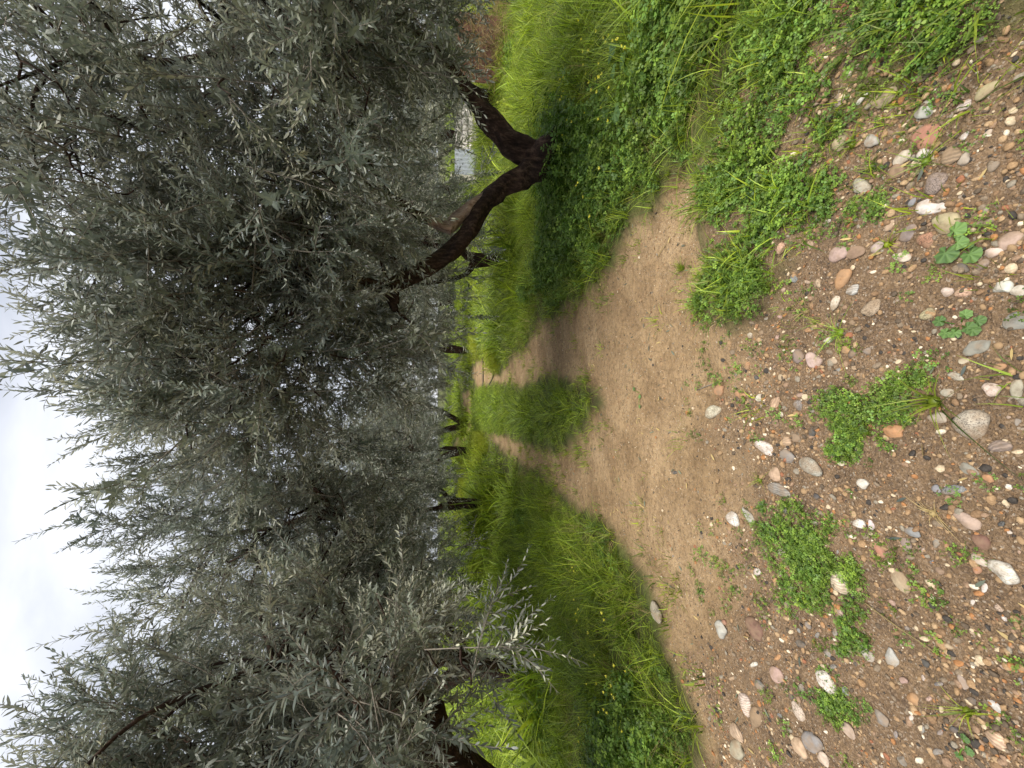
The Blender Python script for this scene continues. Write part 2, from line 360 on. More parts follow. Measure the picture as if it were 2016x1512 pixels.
# geometry-node scatter, only for what nobody could count (leaves in a crown, grass, clover, grit)
_groups = {}
def scatter_group(coll):
    if coll.name in _groups: return _groups[coll.name]
    ng = bpy.data.node_groups.new('scatter_' + coll.name, 'GeometryNodeTree')
    ng.interface.new_socket('Geometry', in_out='INPUT', socket_type='NodeSocketGeometry')
    ng.interface.new_socket('Geometry', in_out='OUTPUT', socket_type='NodeSocketGeometry')
    Nd, Lk = ng.nodes, ng.links
    gi = Nd.new('NodeGroupInput'); go = Nd.new('NodeGroupOutput')
    ci = Nd.new('GeometryNodeCollectionInfo'); ci.inputs['Collection'].default_value = coll
    ci.inputs['Separate Children'].default_value = True; ci.inputs['Reset Children'].default_value = True
    ip = Nd.new('GeometryNodeInstanceOnPoints'); ip.inputs['Pick Instance'].default_value = True
    def attr(nm, ty):
        a = Nd.new('GeometryNodeInputNamedAttribute'); a.data_type = ty; a.inputs['Name'].default_value = nm; return a.outputs['Attribute']
    er = Nd.new('FunctionNodeEulerToRotation')
    Lk.new(attr('rot', 'FLOAT_VECTOR'), er.inputs[0]); Lk.new(er.outputs[0], ip.inputs['Rotation'])
    Lk.new(attr('scl', 'FLOAT_VECTOR'), ip.inputs['Scale']); Lk.new(attr('idx', 'INT'), ip.inputs['Instance Index'])
    Lk.new(gi.outputs[0], ip.inputs['Points']); Lk.new(ci.outputs[0], ip.inputs['Instance']); Lk.new(ip.outputs[0], go.inputs[0])
    _groups[coll.name] = ng; return ng
def proto_collection(name, meshes):
    co = bpy.data.collections.new(name)
    for k, me in enumerate(meshes):
        co.objects.link(bpy.data.objects.new('%s_%02d' % (name, k), me))
    return co
def point_mesh(name, P, rot, scl, idx):
    me = bpy.data.meshes.new(name); n = len(P)
    me.vertices.add(n); me.vertices.foreach_set('co', np.asarray(P, np.float32).ravel())
    a = me.attributes.new('rot', 'FLOAT_VECTOR', 'POINT'); a.data.foreach_set('vector', np.asarray(rot, np.float32).ravel())
    scl = np.asarray(scl, np.float32)
    if scl.ndim == 1: scl = np.repeat(scl[:, None], 3, 1)
    a = me.attributes.new('scl', 'FLOAT_VECTOR', 'POINT'); a.data.foreach_set('vector', scl.ravel())
    a = me.attributes.new('idx', 'INT', 'POINT'); a.data.foreach_set('value', np.asarray(idx, np.int32))
    me.update(); return me
def scatter(name, P, rot, scl, idx, coll, parent=None):
    o = link(name, point_mesh(name, P, rot, scl, idx), parent)
    md = o.modifiers.new('scatter', 'NODES'); md.node_group = scatter_group(coll); return o
def euler_to_dir(D, twist):
    """XYZ eulers that turn +Z into D with a twist about it"""
    D = D / np.linalg.norm(D, axis=1, keepdims=True)
    th = np.arccos(np.clip(D[:, 2], -1, 1)); ph = np.arctan2(D[:, 1], D[:, 0])
    ct, st, cp, sp, cw, sw = np.cos(th), np.sin(th), np.cos(ph), np.sin(ph), np.cos(twist), np.sin(twist)
    # R = Rz(ph) Ry(th) Rz(tw)
    R00 = cp * ct * cw - sp * sw; R10 = sp * ct * cw + cp * sw; R20 = -st * cw
    R21 = st * sw; R22 = ct
    return np.stack([np.arctan2(R21, R22), -np.arcsin(np.clip(R20, -1, 1)), np.arctan2(R10, R00)], 1)

# ------------------------------------------------------------------ ground
def axis(lo, f0, f1, hi, step, n0, n1):
    a = f0 - (np.geomspace(1, 1 + (f0 - lo), n0) - 1)[::-1]; b = np.arange(f0, f1, step); c = f1 + (np.geomspace(1, 1 + (hi - f1), n1) - 1)
    return np.unique(np.concatenate([a, b, c]))
xs = axis(-400, -4.0, 4.0, 400, 0.045, 60, 60); ys = axis(-60, -0.2, 7.5, 700, 0.045, 14, 110)
GX, GY = np.meshgrid(xs, ys); GZ = H(GX, GY); nx, ny = len(xs), len(ys)
matm = sstep(-0.05, 0.1, sdist(GX, GY, MAT_RIGHT)); B_ = np.maximum(bare(GX, GY), 0.9 * matm); G_ = np.maximum(gravelly(GX, GY), matm)
GZ = GZ + (rng.random(GZ.shape) - 0.5) * 0.006 * B_
V = np.stack([GX.ravel(), GY.ravel(), GZ.ravel()], 1)
ii, jj = np.meshgrid(np.arange(nx - 1), np.arange(ny - 1)); a0 = (jj * nx + ii).ravel()
Fq = np.stack([a0, a0 + 1, a0 + 1 + nx, a0 + nx], 1)
gm = mesh_np('ground', V, Fq, M_ground)
for nm, arr in (('bare', B_), ('gravel', G_)):
    a = gm.attributes.new(nm, 'FLOAT', 'POINT'); a.data.foreach_set('value', arr.ravel().astype(np.float32))
ground = tag(link('ground', gm), kind='structure')

# ------------------------------------------------------------------ olive leaves, twigs
LEAF = [(0, 0), (0.22, 0.38), (0.55, 0.5), (0.82, 0.3), (1, 0), (0.82, -0.3), (0.55, -0.5), (0.22, -0.38)]
def add_leaf(mb, base, d, nrm, ln, wd, tone, curl=0.08):
    d = d / np.linalg.norm(d); s = np.cross(d, nrm); s /= np.linalg.norm(s) + 1e-9; nn = np.cross(s, d)
    V = [base + d * ln * t + s * wd * w + nn * (abs(w) * wd * 0.35 - curl * ln * t * t) for t, w in
         ((0, 0), (0.3, 0.46), (0.68, 0.42), (1, 0), (0.68, -0.42), (0.3, -0.46))]
    mb.add(V, [(0, 1, 5), (1, 2, 4, 5), (2, 3, 4)], tone)
def make_sprig(k, ln, pairs, far=False):
    r = np.random.default_rng(100 + k); mb = MB(); stem = MB()
    bend = r.normal(0, 0.16, 2); pts = []
    for i in range(7):
        t = i / 6; pts.append(np.array([bend[0] * t * t * ln, bend[1] * t * t * ln, ln * t]))
    pts = np.array(pts)
    tube(mb, pts, np.linspace(0.0028, 0.0009, 7), 3, cap=False, tone=-1)
    ang = r.random() * 6.28
    for i in range(pairs):
        t = 0.08 + 0.92 * i / (pairs - 1); f = t * 6; j = min(int(f), 5); p = pts[j] * (1 - (f - j)) + pts[j + 1] * (f - j)
        ax = pts[min(j + 1, 6)] - pts[j]; ax /= np.linalg.norm(ax); u, v, _ = frame(ax)
        ang += math.pi / 2 + r.normal(0, 0.25)
        for s in (0, math.pi):
            if r.random() < 0.08: continue
            a = ang + s + r.normal(0, 0.25); o = math.cos(a) * u + math.sin(a) * v
            open_ = R(r.uniform(28, 62)) if i < pairs - 1 else R(r.uniform(5, 22))
            d = ax * math.cos(open_) + o * math.sin(open_)
            nrm = ax * math.sin(open_) - o * math.cos(open_) + r.normal(0, 0.3, 3)
            l_ = r.uniform(0.036, 0.060) * (0.75 + 0.5 * math.sin(math.pi * min(1, t + 0.15)))
            add_leaf(mb, p, d, nrm, l_, l_ * r.uniform(0.19, 0.27), r.random())
    tone = np.array(mb.t)
    me = mesh_np('leafy_twig', mb.v, mb.f, M_olive, np.where(tone < 0, 0.5, tone)); me.materials.append(M_twig)
    nst = 6 * 3
    mi = np.zeros(len(me.polygons), np.int32); mi[:nst] = 1; me.polygons.foreach_set('material_index', mi)
    return me
def mesh_arrays(me):
    V = np.empty(len(me.vertices) * 3); me.vertices.foreach_get('co', V); V = V.reshape(-1, 3)
    T = np.empty(len(me.vertices)); me.attributes['tone'].data.foreach_get('value', T)
    return V, [tuple(p.vertices) for p in me.polygons], np.array([p.material_index for p in me.polygons]), T
SPRIGS = [mesh_arrays(make_sprig(k, 0.24 + 0.03 * (k % 6), 12 + k % 6)) for k in range(8)]
def rot_to(d, tw):
    u, v, w = frame(d); c, s_ = math.cos(tw), math.sin(tw); return np.stack([u * c + v * s_, -u * s_ + v * c, w], 1)
def make_branchlet(k, m_):
    """a leafy branchlet: a bent stem along +Z carrying M_ leafy shoots"""
    r = np.random.default_rng(150 + k); L_ = r.uniform(0.5, 0.72); bend = r.normal(0, 0.22, 2); VV = []; FF = []; MM = []; TT = []; o = 0
    cpos = lambda t: np.array([bend[0] * t * t * L_, bend[1] * t * t * L_, L_ * t])
    sm = MB(); tube(sm, np.array([cpos(t) for t in (0, 0.33, 0.66, 1)]), np.array([0.005, 0.004, 0.003, 0.0015]), 4, cap=False)
    VV.append(np.array(sm.v)); FF += sm.f; MM += [1] * len(sm.f); TT.append(np.full(len(sm.v), 0.5)); o = len(sm.v)
    for q in range(m_):
        t = 1.0 if q == 0 else r.random() ** 0.75; ax = cpos(min(1, t + 0.05)) - cpos(t - 0.05); ax /= np.linalg.norm(ax)
        d = ax if q == 0 else ax * 0.75 + r.normal(0, 0.42, 3); V, Fc, mi, T = SPRIGS[r.integers(0, 8)]
        V2 = (V * r.uniform(0.85, 1.25)) @ rot_to(d, r.random() * 6.28).T + cpos(t) - (ax * 0.06 if q == 0 else 0)
        VV.append(V2); FF += [tuple(i + o for i in f) for f in Fc]; MM += list(mi); TT.append(np.where(T > 0.996, T, np.clip(T * 0.7 + r.random() * 0.3, 0, 0.985))); o += len(V)
    me = mesh_np('leafy_branchlet', np.concatenate(VV), FF, M_olive, np.concatenate(TT)); me.materials.append(M_twig)
    me.polygons.foreach_set('material_index', np.array(MM, np.int32)); return me
BRANCHLETS = [make_branchlet(k, 8 + k % 4) for k in range(12)]
SPRIG_C = proto_collection('leafy_branchlets', BRANCHLETS)

def ell_sample(ells, n, r, shell=0.5):
    w = np.array([e[2] for e in ells], float); w /= w.sum(); k = r.choice(len(ells), n, p=w)
    D = r.normal(size=(n, 3)); D /= np.linalg.norm(D, axis=1, keepdims=True)
    rad = (shell + (1 - shell) * r.random(n)) ** 0.8
    c = np.array([e[0] for e in ells])[k]; s = np.array([e[1] for e in ells])[k]
    P = c + D * s * rad[:, None]; nrm = D / s; nrm /= np.linalg.norm(nrm, axis=1, keepdims=True)
    return P, nrm

def olive(base, stems, ells, nclus, per, seed, label, group=None, near=0, proto=None, upright=0.55, droop=0.55, sc=(0.85, 1.25), shell=0.35, keep=None, zmin=0.75, forks=()):
    """one olive tree: trunk and limbs along STEMS [(part name, points, radii, material)], boughs, and a crown of leafy twigs in ELLS"""
    r = np.random.default_rng(seed); base = np.asarray(base, float)
    root = empty('olive_tree', base); tag(root, label, 'tree', group)
    nodes = []
    for q, (nm, pts, rad, mt) in enumerate(stems):
        P, Q = smooth_path(np.asarray(pts) - base, rad, 12)
        mb = MB(); tube(mb, P, Q, 22, 0.26, seed + q); link(nm, mb.mesh(nm, mt), root)
        nodes.append((P, Q))
    LP = np.concatenate([p for p, q in nodes]); LQ = np.concatenate([q for p, q in nodes])
    LP0 = LP[LP[:, 2] > 0.45 * LP[:, 2].max()] if len(LP) > 12 else LP
    CP, CN = ell_sample([(np.asarray(c) - base, np.asarray(s), w) for c, s, w in ells], nclus, r, shell)
    if keep is not None:
        ok = np.array([keep(p + base) for p in CP]); CP = CP[ok]; CN = CN[ok]
    ok = CP[:, 2] > zmin; CP = CP[ok]; CN = CN[ok]; n = len(CP)
    zmid = np.mean([e[0][2] for e in ells]) - base[2]
    up = np.where(CP[:, 2] > zmid - 0.2, upright, -droop)
    D = CN * 0.7 + r.normal(0, 0.33, (n, 3)); D[:, 2] += up; D /= np.linalg.norm(D, axis=1, keepdims=True)
    # boughs: a few big ones from the limbs, thin ones from the boughs to every cluster
    br = MB(); nb = max(8, n // 14); sel = r.choice(n, nb, replace=False); BP = [LP0]
    for k in sel:
        d2 = np.linalg.norm(LP0 - CP[k], axis=1); a = LP0[np.argmin(d2 + r.random(len(d2)) * 0.5)]; b = CP[k]
        L_ = np.linalg.norm(b - a); mid = (a + b) / 2 + r.normal(0, 0.10, 3) * L_ + np.array([0, 0, 0.10 * L_])
        P, Q = smooth_path([a, mid, b], [0.014 + 0.006 * L_, 0.010 + 0.003 * L_, 0.004], 6)
        tube(br, P, Q, 6, 0.1, k, cap=False); BP.append(P[3:])
    BP = np.concatenate(BP)
    A_ = CP - D * 0.3; have = BP.copy(); left = list(np.argsort([np.linalg.norm(BP - a, axis=1).min() for a in A_]))
    for k in left:
        a = A_[k]; dd = np.linalg.norm(have - a, axis=1); q = have[np.argmin(dd)]; L_ = dd.min()
        P = smooth_path([q, q * 0.6 + a * 0.4 + r.normal(0, 0.09, 3) * min(L_, 0.8), q * 0.2 + a * 0.8 + r.normal(0, 0.05, 3) * min(L_, 0.8), a], [0.007, 0.006, 0.005, 0.0045], 3)
        tube(br, P[0], P[1], 4, cap=False); have = np.concatenate([have, P[0][4:], a[None] + D[k] * 0.25])
    link('branches', br.mesh('branches', M_bark), root)['kind'] = 'stuff'
    SP = CP - D * 0.3; SD = D; ns = n
    eu = euler_to_dir(SD, r.random(ns) * 6.28); s = r.uniform(*sc, ns); idx = r.integers(0, 12, ns)
    rest = np.arange(ns); pick = []
    if near:   # the branchlets that show largest are pieces of their own under the crown
        W = SP + base - CAM; dep = W @ FWD; u = 1008 - F * (W @ UPV) / dep; v = 756 - F * W[:, 0] / dep
        cost = np.where((dep > 0.3) & (u > 0) & (u < 2016) & (v > 0) & (v < 1512), np.linalg.norm(W, axis=1), 99)
        pick = np.argsort(cost)[:near]; pick = pick[cost[pick] < 50]; rest = np.setdiff1d(rest, pick)
    cr = scatter('crown', SP[rest], eu[rest], s[rest], idx[rest], SPRIG_C, root); cr['kind'] = 'stuff'
    for k in pick:
        o = link('leafy_branchlet', BRANCHLETS[idx[k]], cr, SP[k]); o.rotation_euler = tuple(eu[k]); o.scale = (s[k],) * 3
    return root

def copy_tree(root, loc, rz, sc, label, group):
    t = root.copy(); C.objects.link(t); t.location = tuple(loc); t.rotation_euler = (0, 0, rz); t.scale = (sc,) * 3
    t['label'] = label; t['group'] = group
    for ch in root.children:
        c = ch.copy(); C.objects.link(c); c.parent = t
    return t

def pix(p):
    w = np.asarray(p) - CAM; d = w @ FWD; return 1008 - F * (w @ UPV) / d, 756 - F * w[0] / d
def inpoly(p, poly):
    u, v = pix(p); return float(sdist(np.array(u), np.array(v), poly)) > 0
CLEAR_A = [(860, 215), (930, 215), (905, 330), (860, 380), (845, 470), (740, 480), (690, 560), (700, 640), (900, 640), (1000, 700), (1200, 700), (1300, 100), (1000, 100), (955, 180)]
CLEAR_B = [(870, 1000), (850, 1120), (850, 1250), (840, 1340), (790, 1390), (800, 1450), (860, 1600), (1400, 1600), (1400, 1000)]
SKYLINE = [(-400, 420), (40, 430), (160, 530), (200, 620), (180, 720), (240, 800), (330, 900), (310, 960), (255, 1050), (250, 1200), (180, 1280), (80, 1340), (0, 1390), (-400, 1390)]
# ---- tree A: the leaning two-stemmed olive on the right verge
YA = 3.95
bA = gp(1120, 305); bA = np.array([bA[0], bA[1], float(H(bA[0], bA[1]))]); YA = bA[1]
px2r = lambda w, Y: 0.5 * w / F * (Y / 0.97)
def limb(pix, dY0, dY1, Y0):
    n = len(pix); pts = []; rad = []
    for k, (x, y, w) in enumerate(pix):
        Y = Y0 + dY0 + (dY1 - dY0) * k / max(1, n - 1); pts.append(at(x, y, Y)); rad.append(px2r(w, Y))
    return pts, rad
tp, tr_ = limb([(1150, 300, 210), (1128, 302, 160), (1106, 305, 112), (1082, 308, 80), (1048, 312, 66), (1030, 316, 46)], 0, 0, YA)
lp, lr = limb([(1072, 318, 46), (1040, 338, 44), (1014, 356, 40), (978, 374, 37), (945, 412, 34), (918, 462, 33), (882, 503, 32), (840, 530, 31), (800, 548, 32), (770, 566, 26), (735, 560, 20), (700, 545, 12), (660, 530, 7), (620, 520, 2)], 0, -0.5, YA)
rp, rr_ = limb([(1062, 302, 54), (1030, 294, 48), (992, 266, 44), (962, 230, 39), (936, 196, 36), (905, 166, 32), (872, 128, 30), (835, 90, 28), (790, 60, 25), (700, 40, 21), (600, 60, 18), (460, 100, 14), (350, 122, 13), (270, 118, 12), (200, 100, 9), (130, 80, 6)], 0, -0.9, YA)
fp, fr = limb([(240, 118, 11), (190, 95, 9), (150, 60, 6)], -0.85, -0.95, YA)
sp_, sr = limb([(985, 376, 20), (950, 392, 24), (915, 418, 25), (884, 448, 23)], -0.12, -0.2, YA)
ep, er_ = limb([(890, 452, 21), (866, 444, 19), (842, 432, 17)], -0.2, -0.2, YA)
gp_, gr_ = limb([(846, 434, 17), (822, 425, 17), (790, 400, 11), (750, 375, 6), (700, 352, 2)], -0.2, -0.1, YA)
dp, dr_ = limb([(768, 560, 25), (772, 590, 22), (778, 612, 10)], -0.45, -0.5, YA)
tree_a = olive(bA, [('trunk', tp, tr_, M_bark), ('limb', lp, lr, M_bark), ('limb', rp, rr_, M_bark), ('limb', sp_, sr, M_pale), ('limb_stub', ep, er_, M_pale), ('limb', gp_, gr_, M_bark), ('limb_stub', dp, dr_, M_bark), ('limb', fp, fr, M_bark)],
      [((0.55, 3.7, 3.05), (1.25, 1.15, 1.2), 1.5), ((-0.15, 3.6, 3.3), (0.75, 0.7, 0.85), 0.65), ((0.6, 4.2, 2.9), (1.0, 0.6, 1.1), 0.45), ((2.6, 2.6, 2.0), (0.7, 0.6, 0.6), 0.45), ((1.3, 3.0, 3.7), (1.3, 0.7, 0.7), 0.6), ((3.6, 3.4, 2.0), (0.7, 0.8, 0.8), 0.3), ((1.6, 3.8, 3.5), (1.2, 1.2, 1.3), 1.2), ((2.7, 3.3, 3.4), (1.2, 1.3, 1.7), 1.2), ((2.3, 3.0, 2.35), (0.9, 0.7, 0.75), 0.6), ((1.5, 3.2, 2.5), (0.9, 0.6, 0.7), 0.55), ((0.5, 3.4, 2.1), (0.55, 0.5, 0.6), 0.3), ((3.4, 4.2, 2.6), (0.9, 1.0, 1.2), 0.4)],
      920, 7.0, 11, 'leaning two-stemmed olive tree with a dark forked trunk on the right verge', near=250, zmin=1.15, sc=(0.78, 1.15), keep=lambda p: not inpoly(p, CLEAR_A) and not inpoly(p, SKYLINE))

# ---- tree B: near left, trunk at the picture's edge
bB = np.array([-3.55, 2.75, float(H(-3.55, 2.75))])
tree_b = olive(bB, [('trunk', [bB, bB + (0.15, 0.02, 0.6), at(872, 1500, 2.75), at(838, 1420, 2.75)], [0.27, 0.21, 0.17, 0.15], M_bark),
                    ('limb', [at(850, 1445, 2.75), at(790, 1380, 2.8), at(700, 1330, 2.85), at(610, 1310, 2.9), at(540, 1300, 3.0)], [0.12, 0.09, 0.065, 0.035, 0.01], M_bark),
                    ('limb', [at(860, 1470, 2.75), at(760, 1480, 2.7), at(640, 1500, 2.7), at(560, 1490, 2.8)], [0.11, 0.08, 0.045, 0.012], M_bark)],
      [((-2.7, 2.9, 2.7), (1.1, 1.0, 1.2), 1.3), ((-2.4, 2.5, 3.25), (0.6, 0.6, 0.7), 0.5), ((-2.2, 3.2, 2.4), (0.8, 0.8, 0.9), 0.45), ((-1.85, 2.35, 1.62), (0.5, 0.45, 0.5), 0.42), ((-2.4, 2.4, 1.8), (0.6, 0.5, 0.7), 0.4), ((-3.6, 2.9, 3.0), (1.1, 1.1, 1.1), 0.5), ((-1.55, 2.1, 1.28), (0.28, 0.25, 0.28), 0.10)],
      440, 6.8, 23, 'olive tree at the left edge with low drooping branches over the grass', near=250, zmin=0.85, sc=(0.75, 1.1), keep=lambda p: (not inpoly(p, CLEAR_B) or (inpoly(p, [(850, 1120), (960, 1160), (960, 1380), (840, 1380)]) and math.sin(p[0] * 91 + p[1] * 57) > 0.5)) and not inpoly(p, SKYLINE))

# ---- tree C: left, between B and the row behind
bC = np.array([-4.3, 5.6, float(H(-4.3, 5.6))])
tree_c = olive(bC, [('trunk', [bC, bC + (0.1, 0, 0.5), bC + (0.35, -0.1, 1.0), bC + (0.6, -0.2, 1.6)], [0.17, 0.13, 0.105, 0.085], M_bark),
                    ('limb', [bC + (0.5, -0.2, 1.4), at(720, 1075, 5.2), at(690, 1040, 5.2), at(655, 1012, 5.2), at(600, 1022, 5.2), at(540, 1040, 5.2), at(420, 1050, 5.2)], [0.11, 0.09, 0.075, 0.065, 0.05, 0.03, 0.012], M_bark),
                    ('limb', [at(668, 1015, 5.2), at(640, 985, 5.2), at(620, 960, 5.2), at(600, 930, 5.2)], [0.04, 0.035, 0.025, 0.01], M_bark),
                    ('limb', [bC + (0.3, -0.1, 0.9), bC + (-0.2, -0.1, 1.8), bC + (-0.3, 0, 2.6)], [0.12, 0.09, 0.04], M_bark)],
      [((-1.9, 5.0, 3.5), (1.1, 1.2, 1.35), 1.4), ((-0.95, 5.2, 3.6), (0.9, 1.1, 1.3), 1.1), ((-1.2, 5.4, 2.6), (0.8, 0.9, 0.8), 0.4), ((-2.8, 5.3, 3.0), (1.2, 1.2, 1.5), 1.2), ((-3.6, 5.4, 3.2), (1.2, 1.2, 1.6), 0.8), ((-2.3, 4.6, 2.0), (0.9, 0.7, 0.7), 0.5)],
      440, 7.0, 37, 'olive tree with a bare forked bough, behind the low branches on the left', near=0, zmin=1.0, keep=lambda p: not inpoly(p, SKYLINE))

# ---- the row further back: two-stemmed olives either side of the track
TREE_FEET = []
def back_tree(px, py, Y, seed, label, stems_px, h=4.6, w=2.1, nclus=240, group=None, lean=0.0):
    base = at(px, py, Y); base[2] = float(H(base[0], base[1]))
    st = []
    for k, (pp, ww) in enumerate(stems_px):
        pts = [base + np.array([0, 0, -0.1])] + [at(x, y, Y) for x, y in pp]; top = pts[-1]
        pts += [top + (top - base) * np.array([0.5, 0.5, 0.55]) + np.array([0, 0, 0.25])]
        rd = np.linspace(ww * 0.95, ww * 0.32, len(pts)); TREE_FEET.append(base) if k == 0 else None; st.append(('trunk' if k == 0 else 'limb', pts, rd, M_bark))
    c = base + np.array([lean, 0, 0])
    el = [(c + (0, 0, h * 0.60), (w * 0.8, w * 0.8, h * 0.38), 1.3), (c + (w * 0.5, -0.3, h * 0.48), (w * 0.55, w * 0.6, h * 0.30), 0.7), (c + (-w * 0.5, -0.2, h * 0.48), (w * 0.55, w * 0.6, h * 0.30), 0.7), (c + (0.1, -w * 0.5, h * 0.42), (w * 0.6, w * 0.45, h * 0.24), 0.5)]
    return olive(base, st, el, nclus, 6.5, seed, label, group, sc=(1.0, 1.45), zmin=0.95)
G_row = 'olive trees in the row beyond the grass'
tE = back_tree(915, 992, 8.8, 51, 'thick two-stemmed olive trunk in the tall grass left of the track', [([(895, 985), (870, 968), (856, 955)], 0.075), ([(893, 997), (872, 996), (858, 1002)], 0.115)], h=4.9, w=2.1, lean=-0.3)
tD = back_tree(897, 888, 13.5, 52, 'second olive of the left row, its thin stems parting in a V', [([(885, 884), (872, 884), (862, 886)], 0.10), ([(885, 895), (868, 905), (856, 912)], 0.13)], h=5.0, w=2.2)
tD2 = back_tree(895, 838, 18.5, 53, 'third olive of the left row, beside the bend of the track', [([(883, 845), (870, 850), (858, 854)], 0.17), ([(884, 818), (876, 812), (864, 806)], 0.14)], h=5.4, w=2.6)
tF = back_tree(948, 505, 7.6, 54, 'olive tree with a short dark trunk behind the leaning limb', [([(935, 508), (915, 500), (900, 490)], 0.12), ([(938, 520), (925, 530), (905, 545)], 0.09)], h=4.6, w=2.0, lean=0.1)
tG = back_tree(900, 690, 17.0, 55, 'dense olive tree where the track disappears, right of its bend', [([(880, 690), (860, 685)], 0.13), ([(880, 680), (860, 668)], 0.1)], h=5.4, w=2.6)
G_far = 'far olive trees closing off the grove'
spots = [(-6.5, 9.5, 1.0, 0.3), (6.8, 9.0, 1.0, 1.3), (-8.0, 15, 1.15, 2.1), (5.5, 14.5, 1.1, 4.0), (9.5, 15, 1.15, 0.8), (-11, 21, 1.2, 5.1), (-5.5, 23, 1.25, 2.9), (0.0, 25, 1.25, 3.7), (5, 23, 1.2, 1.9), (11, 22, 1.25, 5.6), (-2.6, 31, 1.3, 0.2), (2.8, 31, 1.3, 2.2), (8.5, 31, 1.35, 4.4), (-8.5, 31, 1.3, 1.1), (-15, 29, 1.4, 3.1), (15, 30, 1.4, 3.9)]
for k, (x, y, s, a) in enumerate(spots):
    copy_tree(tG if k % 2 else tD2, (x, y, float(H(x, y)) - 0.03), a, s, 'far olive tree in the grove, merging with its neighbours', G_far)

# ------------------------------------------------------------------ grass and clover
def make_tuft(k, n, h0, h1, spread, wd, lean, segs=4):
    r = np.random.default_rng(300 + k); mb = MB()
    for i in range(n):
        a = r.random() * 6.28; b0 = np.array([math.cos(a), math.sin(a), 0]) * spread * math.sqrt(r.random())
        dirn = np.array([math.cos(a + r.normal(0, 0.7)), math.sin(a + r.normal(0, 0.7)), 0]); h = r.uniform(h0, h1); le = abs(r.normal(lean, lean * 0.6)); w = wd * r.uniform(0.7, 1.3)
        side = np.array([-dirn[1], dirn[0], 0]); tw = r.normal(0, 0.5); V = []
        side = side * math.cos(tw) + dirn * math.sin(tw)
        for j in range(segs + 1):
            t = j / segs; p = b0 + np.array([0, 0, h * (t - 0.35 * le * t * t)]) + dirn * h * le * t ** 1.8
            ww = w * (1 - t ** 1.6) * 0.5
            if j == segs: V.append(p)
            else: V += [p - side * ww, p + side * ww]
        Fc = [(2 * j, 2 * j + 1, 2 * j + 3, 2 * j + 2) for j in range(segs - 1)] + [(2 * segs - 2, 2 * segs - 1, 2 * segs)]
        mb.add(V, Fc, r.random())
    return mb
def add_trefoil(mb, p, up, sz, r, tone):
    a0 = r.random() * 6.28; u, v, w = frame(up)
    for q in range(3):
        a = a0 + q * 2.094 + r.normal(0, 0.12); d = math.cos(a) * u + math.sin(a) * v; s = np.cross(w, d); d2 = d + w * r.normal(0.12, 0.15)
        V = [p + d2 * sz * t + s * sz * e + w * sz * abs(e) * 0.25 for t, e in ((0.05, 0), (0.55, 0.42), (0.98, 0.34), (0.88, 0), (0.98, -0.34), (0.55, -0.42))]
        mb.add(V, [(0, 1, 2, 3), (0, 3, 4, 5)], min(1, max(0, tone + r.normal(0, 0.12))))
def make_clover(k, n, h0, h1, spread, sz):
    r = np.random.default_rng(400 + k); mb = MB()
    for i in range(n):
        a = r.random() * 6.28; rr = spread * math.sqrt(r.random()); g = np.array([math.cos(a) * rr, math.sin(a) * rr, 0]); top = g * 1.25 + np.array([0, 0, r.uniform(h0, h1)])
        tube(mb, np.array([g * 0.6, (g * 0.6 + top) / 2 + g * 0.1, top]), np.array([0.0009] * 3), 3, cap=False, tone=0.75)
        add_trefoil(mb, top, np.array([0, 0, 1.0]) + r.normal(0, 0.28, 3) + g * 2.5, sz * r.uniform(0.7, 1.3), r, r.random())
    return mb
def P_(name, makers, material): return proto_collection(name, [mb.mesh(name, material) for mb in makers])
C_long = P_('long_grass', [make_tuft(k, 15, 0.08, 0.40, 0.06, 0.0098, 1.0, 5) for k in range(5)], M_grass)
C_med = P_('median_grass', [make_tuft(10 + k, 15, 0.05, 0.28, 0.065, 0.0088, 1.05, 4) for k in range(5)], M_grass)
C_short = P_('short_grass', [make_tuft(20 + k, 22, 0.02, 0.07, 0.04, 0.0028, 0.7, 3) for k in range(4)], M_grass)
C_field = P_('field_grass', [make_tuft(30 + k, 17, 0.08, 0.46, 0.15, 0.021, 1.0, 4) for k in range(5)], M_grassfar)
C_clov = P_('tall_clover', [make_clover(k, 18, 0.05, 0.17, 0.06, 0.017) for k in range(5)], M_clover)
C_mat = P_('clover_mat', [make_clover(10 + k, 20, 0.008, 0.055, 0.05, 0.0095) for k in range(5)], M_clover)
C_dry = P_('dry_grass', [make_tuft(40 + k, 16, 0.06, 0.24, 0.06, 0.0028, 1.1, 4) for k in range(3)], M_dry)
C_yel = P_('yellow_weed', [make_clover(30 + k, 26, 0.12, 0.34, 0.12, 0.018) for k in range(3)], M_yellow)

def place(name, x, y, coll, ncoll, s0, s1, label, kind='stuff', cat=None, tilt=0.18, dz=-0.008, sfun=None):
    n = len(x); z = H(x, y) + dz
    D = np.stack([rng.normal(0, tilt, n), rng.normal(0, tilt, n), np.ones(n)], 1)
    s = rng.uniform(s0, s1, n)
    if sfun is not None: s = s * sfun
    o = scatter(name, np.stack([x, y, z], 1), euler_to_dir(D, rng.random(n) * 6.28), s, rng.integers(0, ncoll, n), coll)
    return tag(o, label, cat, kind=kind)
def rand_xy(n, x0, x1, y0, y1): return rng.uniform(x0, x1, n), rng.uniform(y0, y1, n)
def infront(x, y, marg=0.25):
    return (np.abs(x) < 1.06 * (y * 0.98 + 0.35) + marg)

def zones(x, y):
    b = bare(x, y); med = sdist(x, y, MEDIAN); mt = sdist(x, y, MAT_RIGHT); ct = np.maximum(sdist(x, y, CLOVER_TREE), sdist(x, y, CLOVER_LEFT))
    return b, med, mt, ct
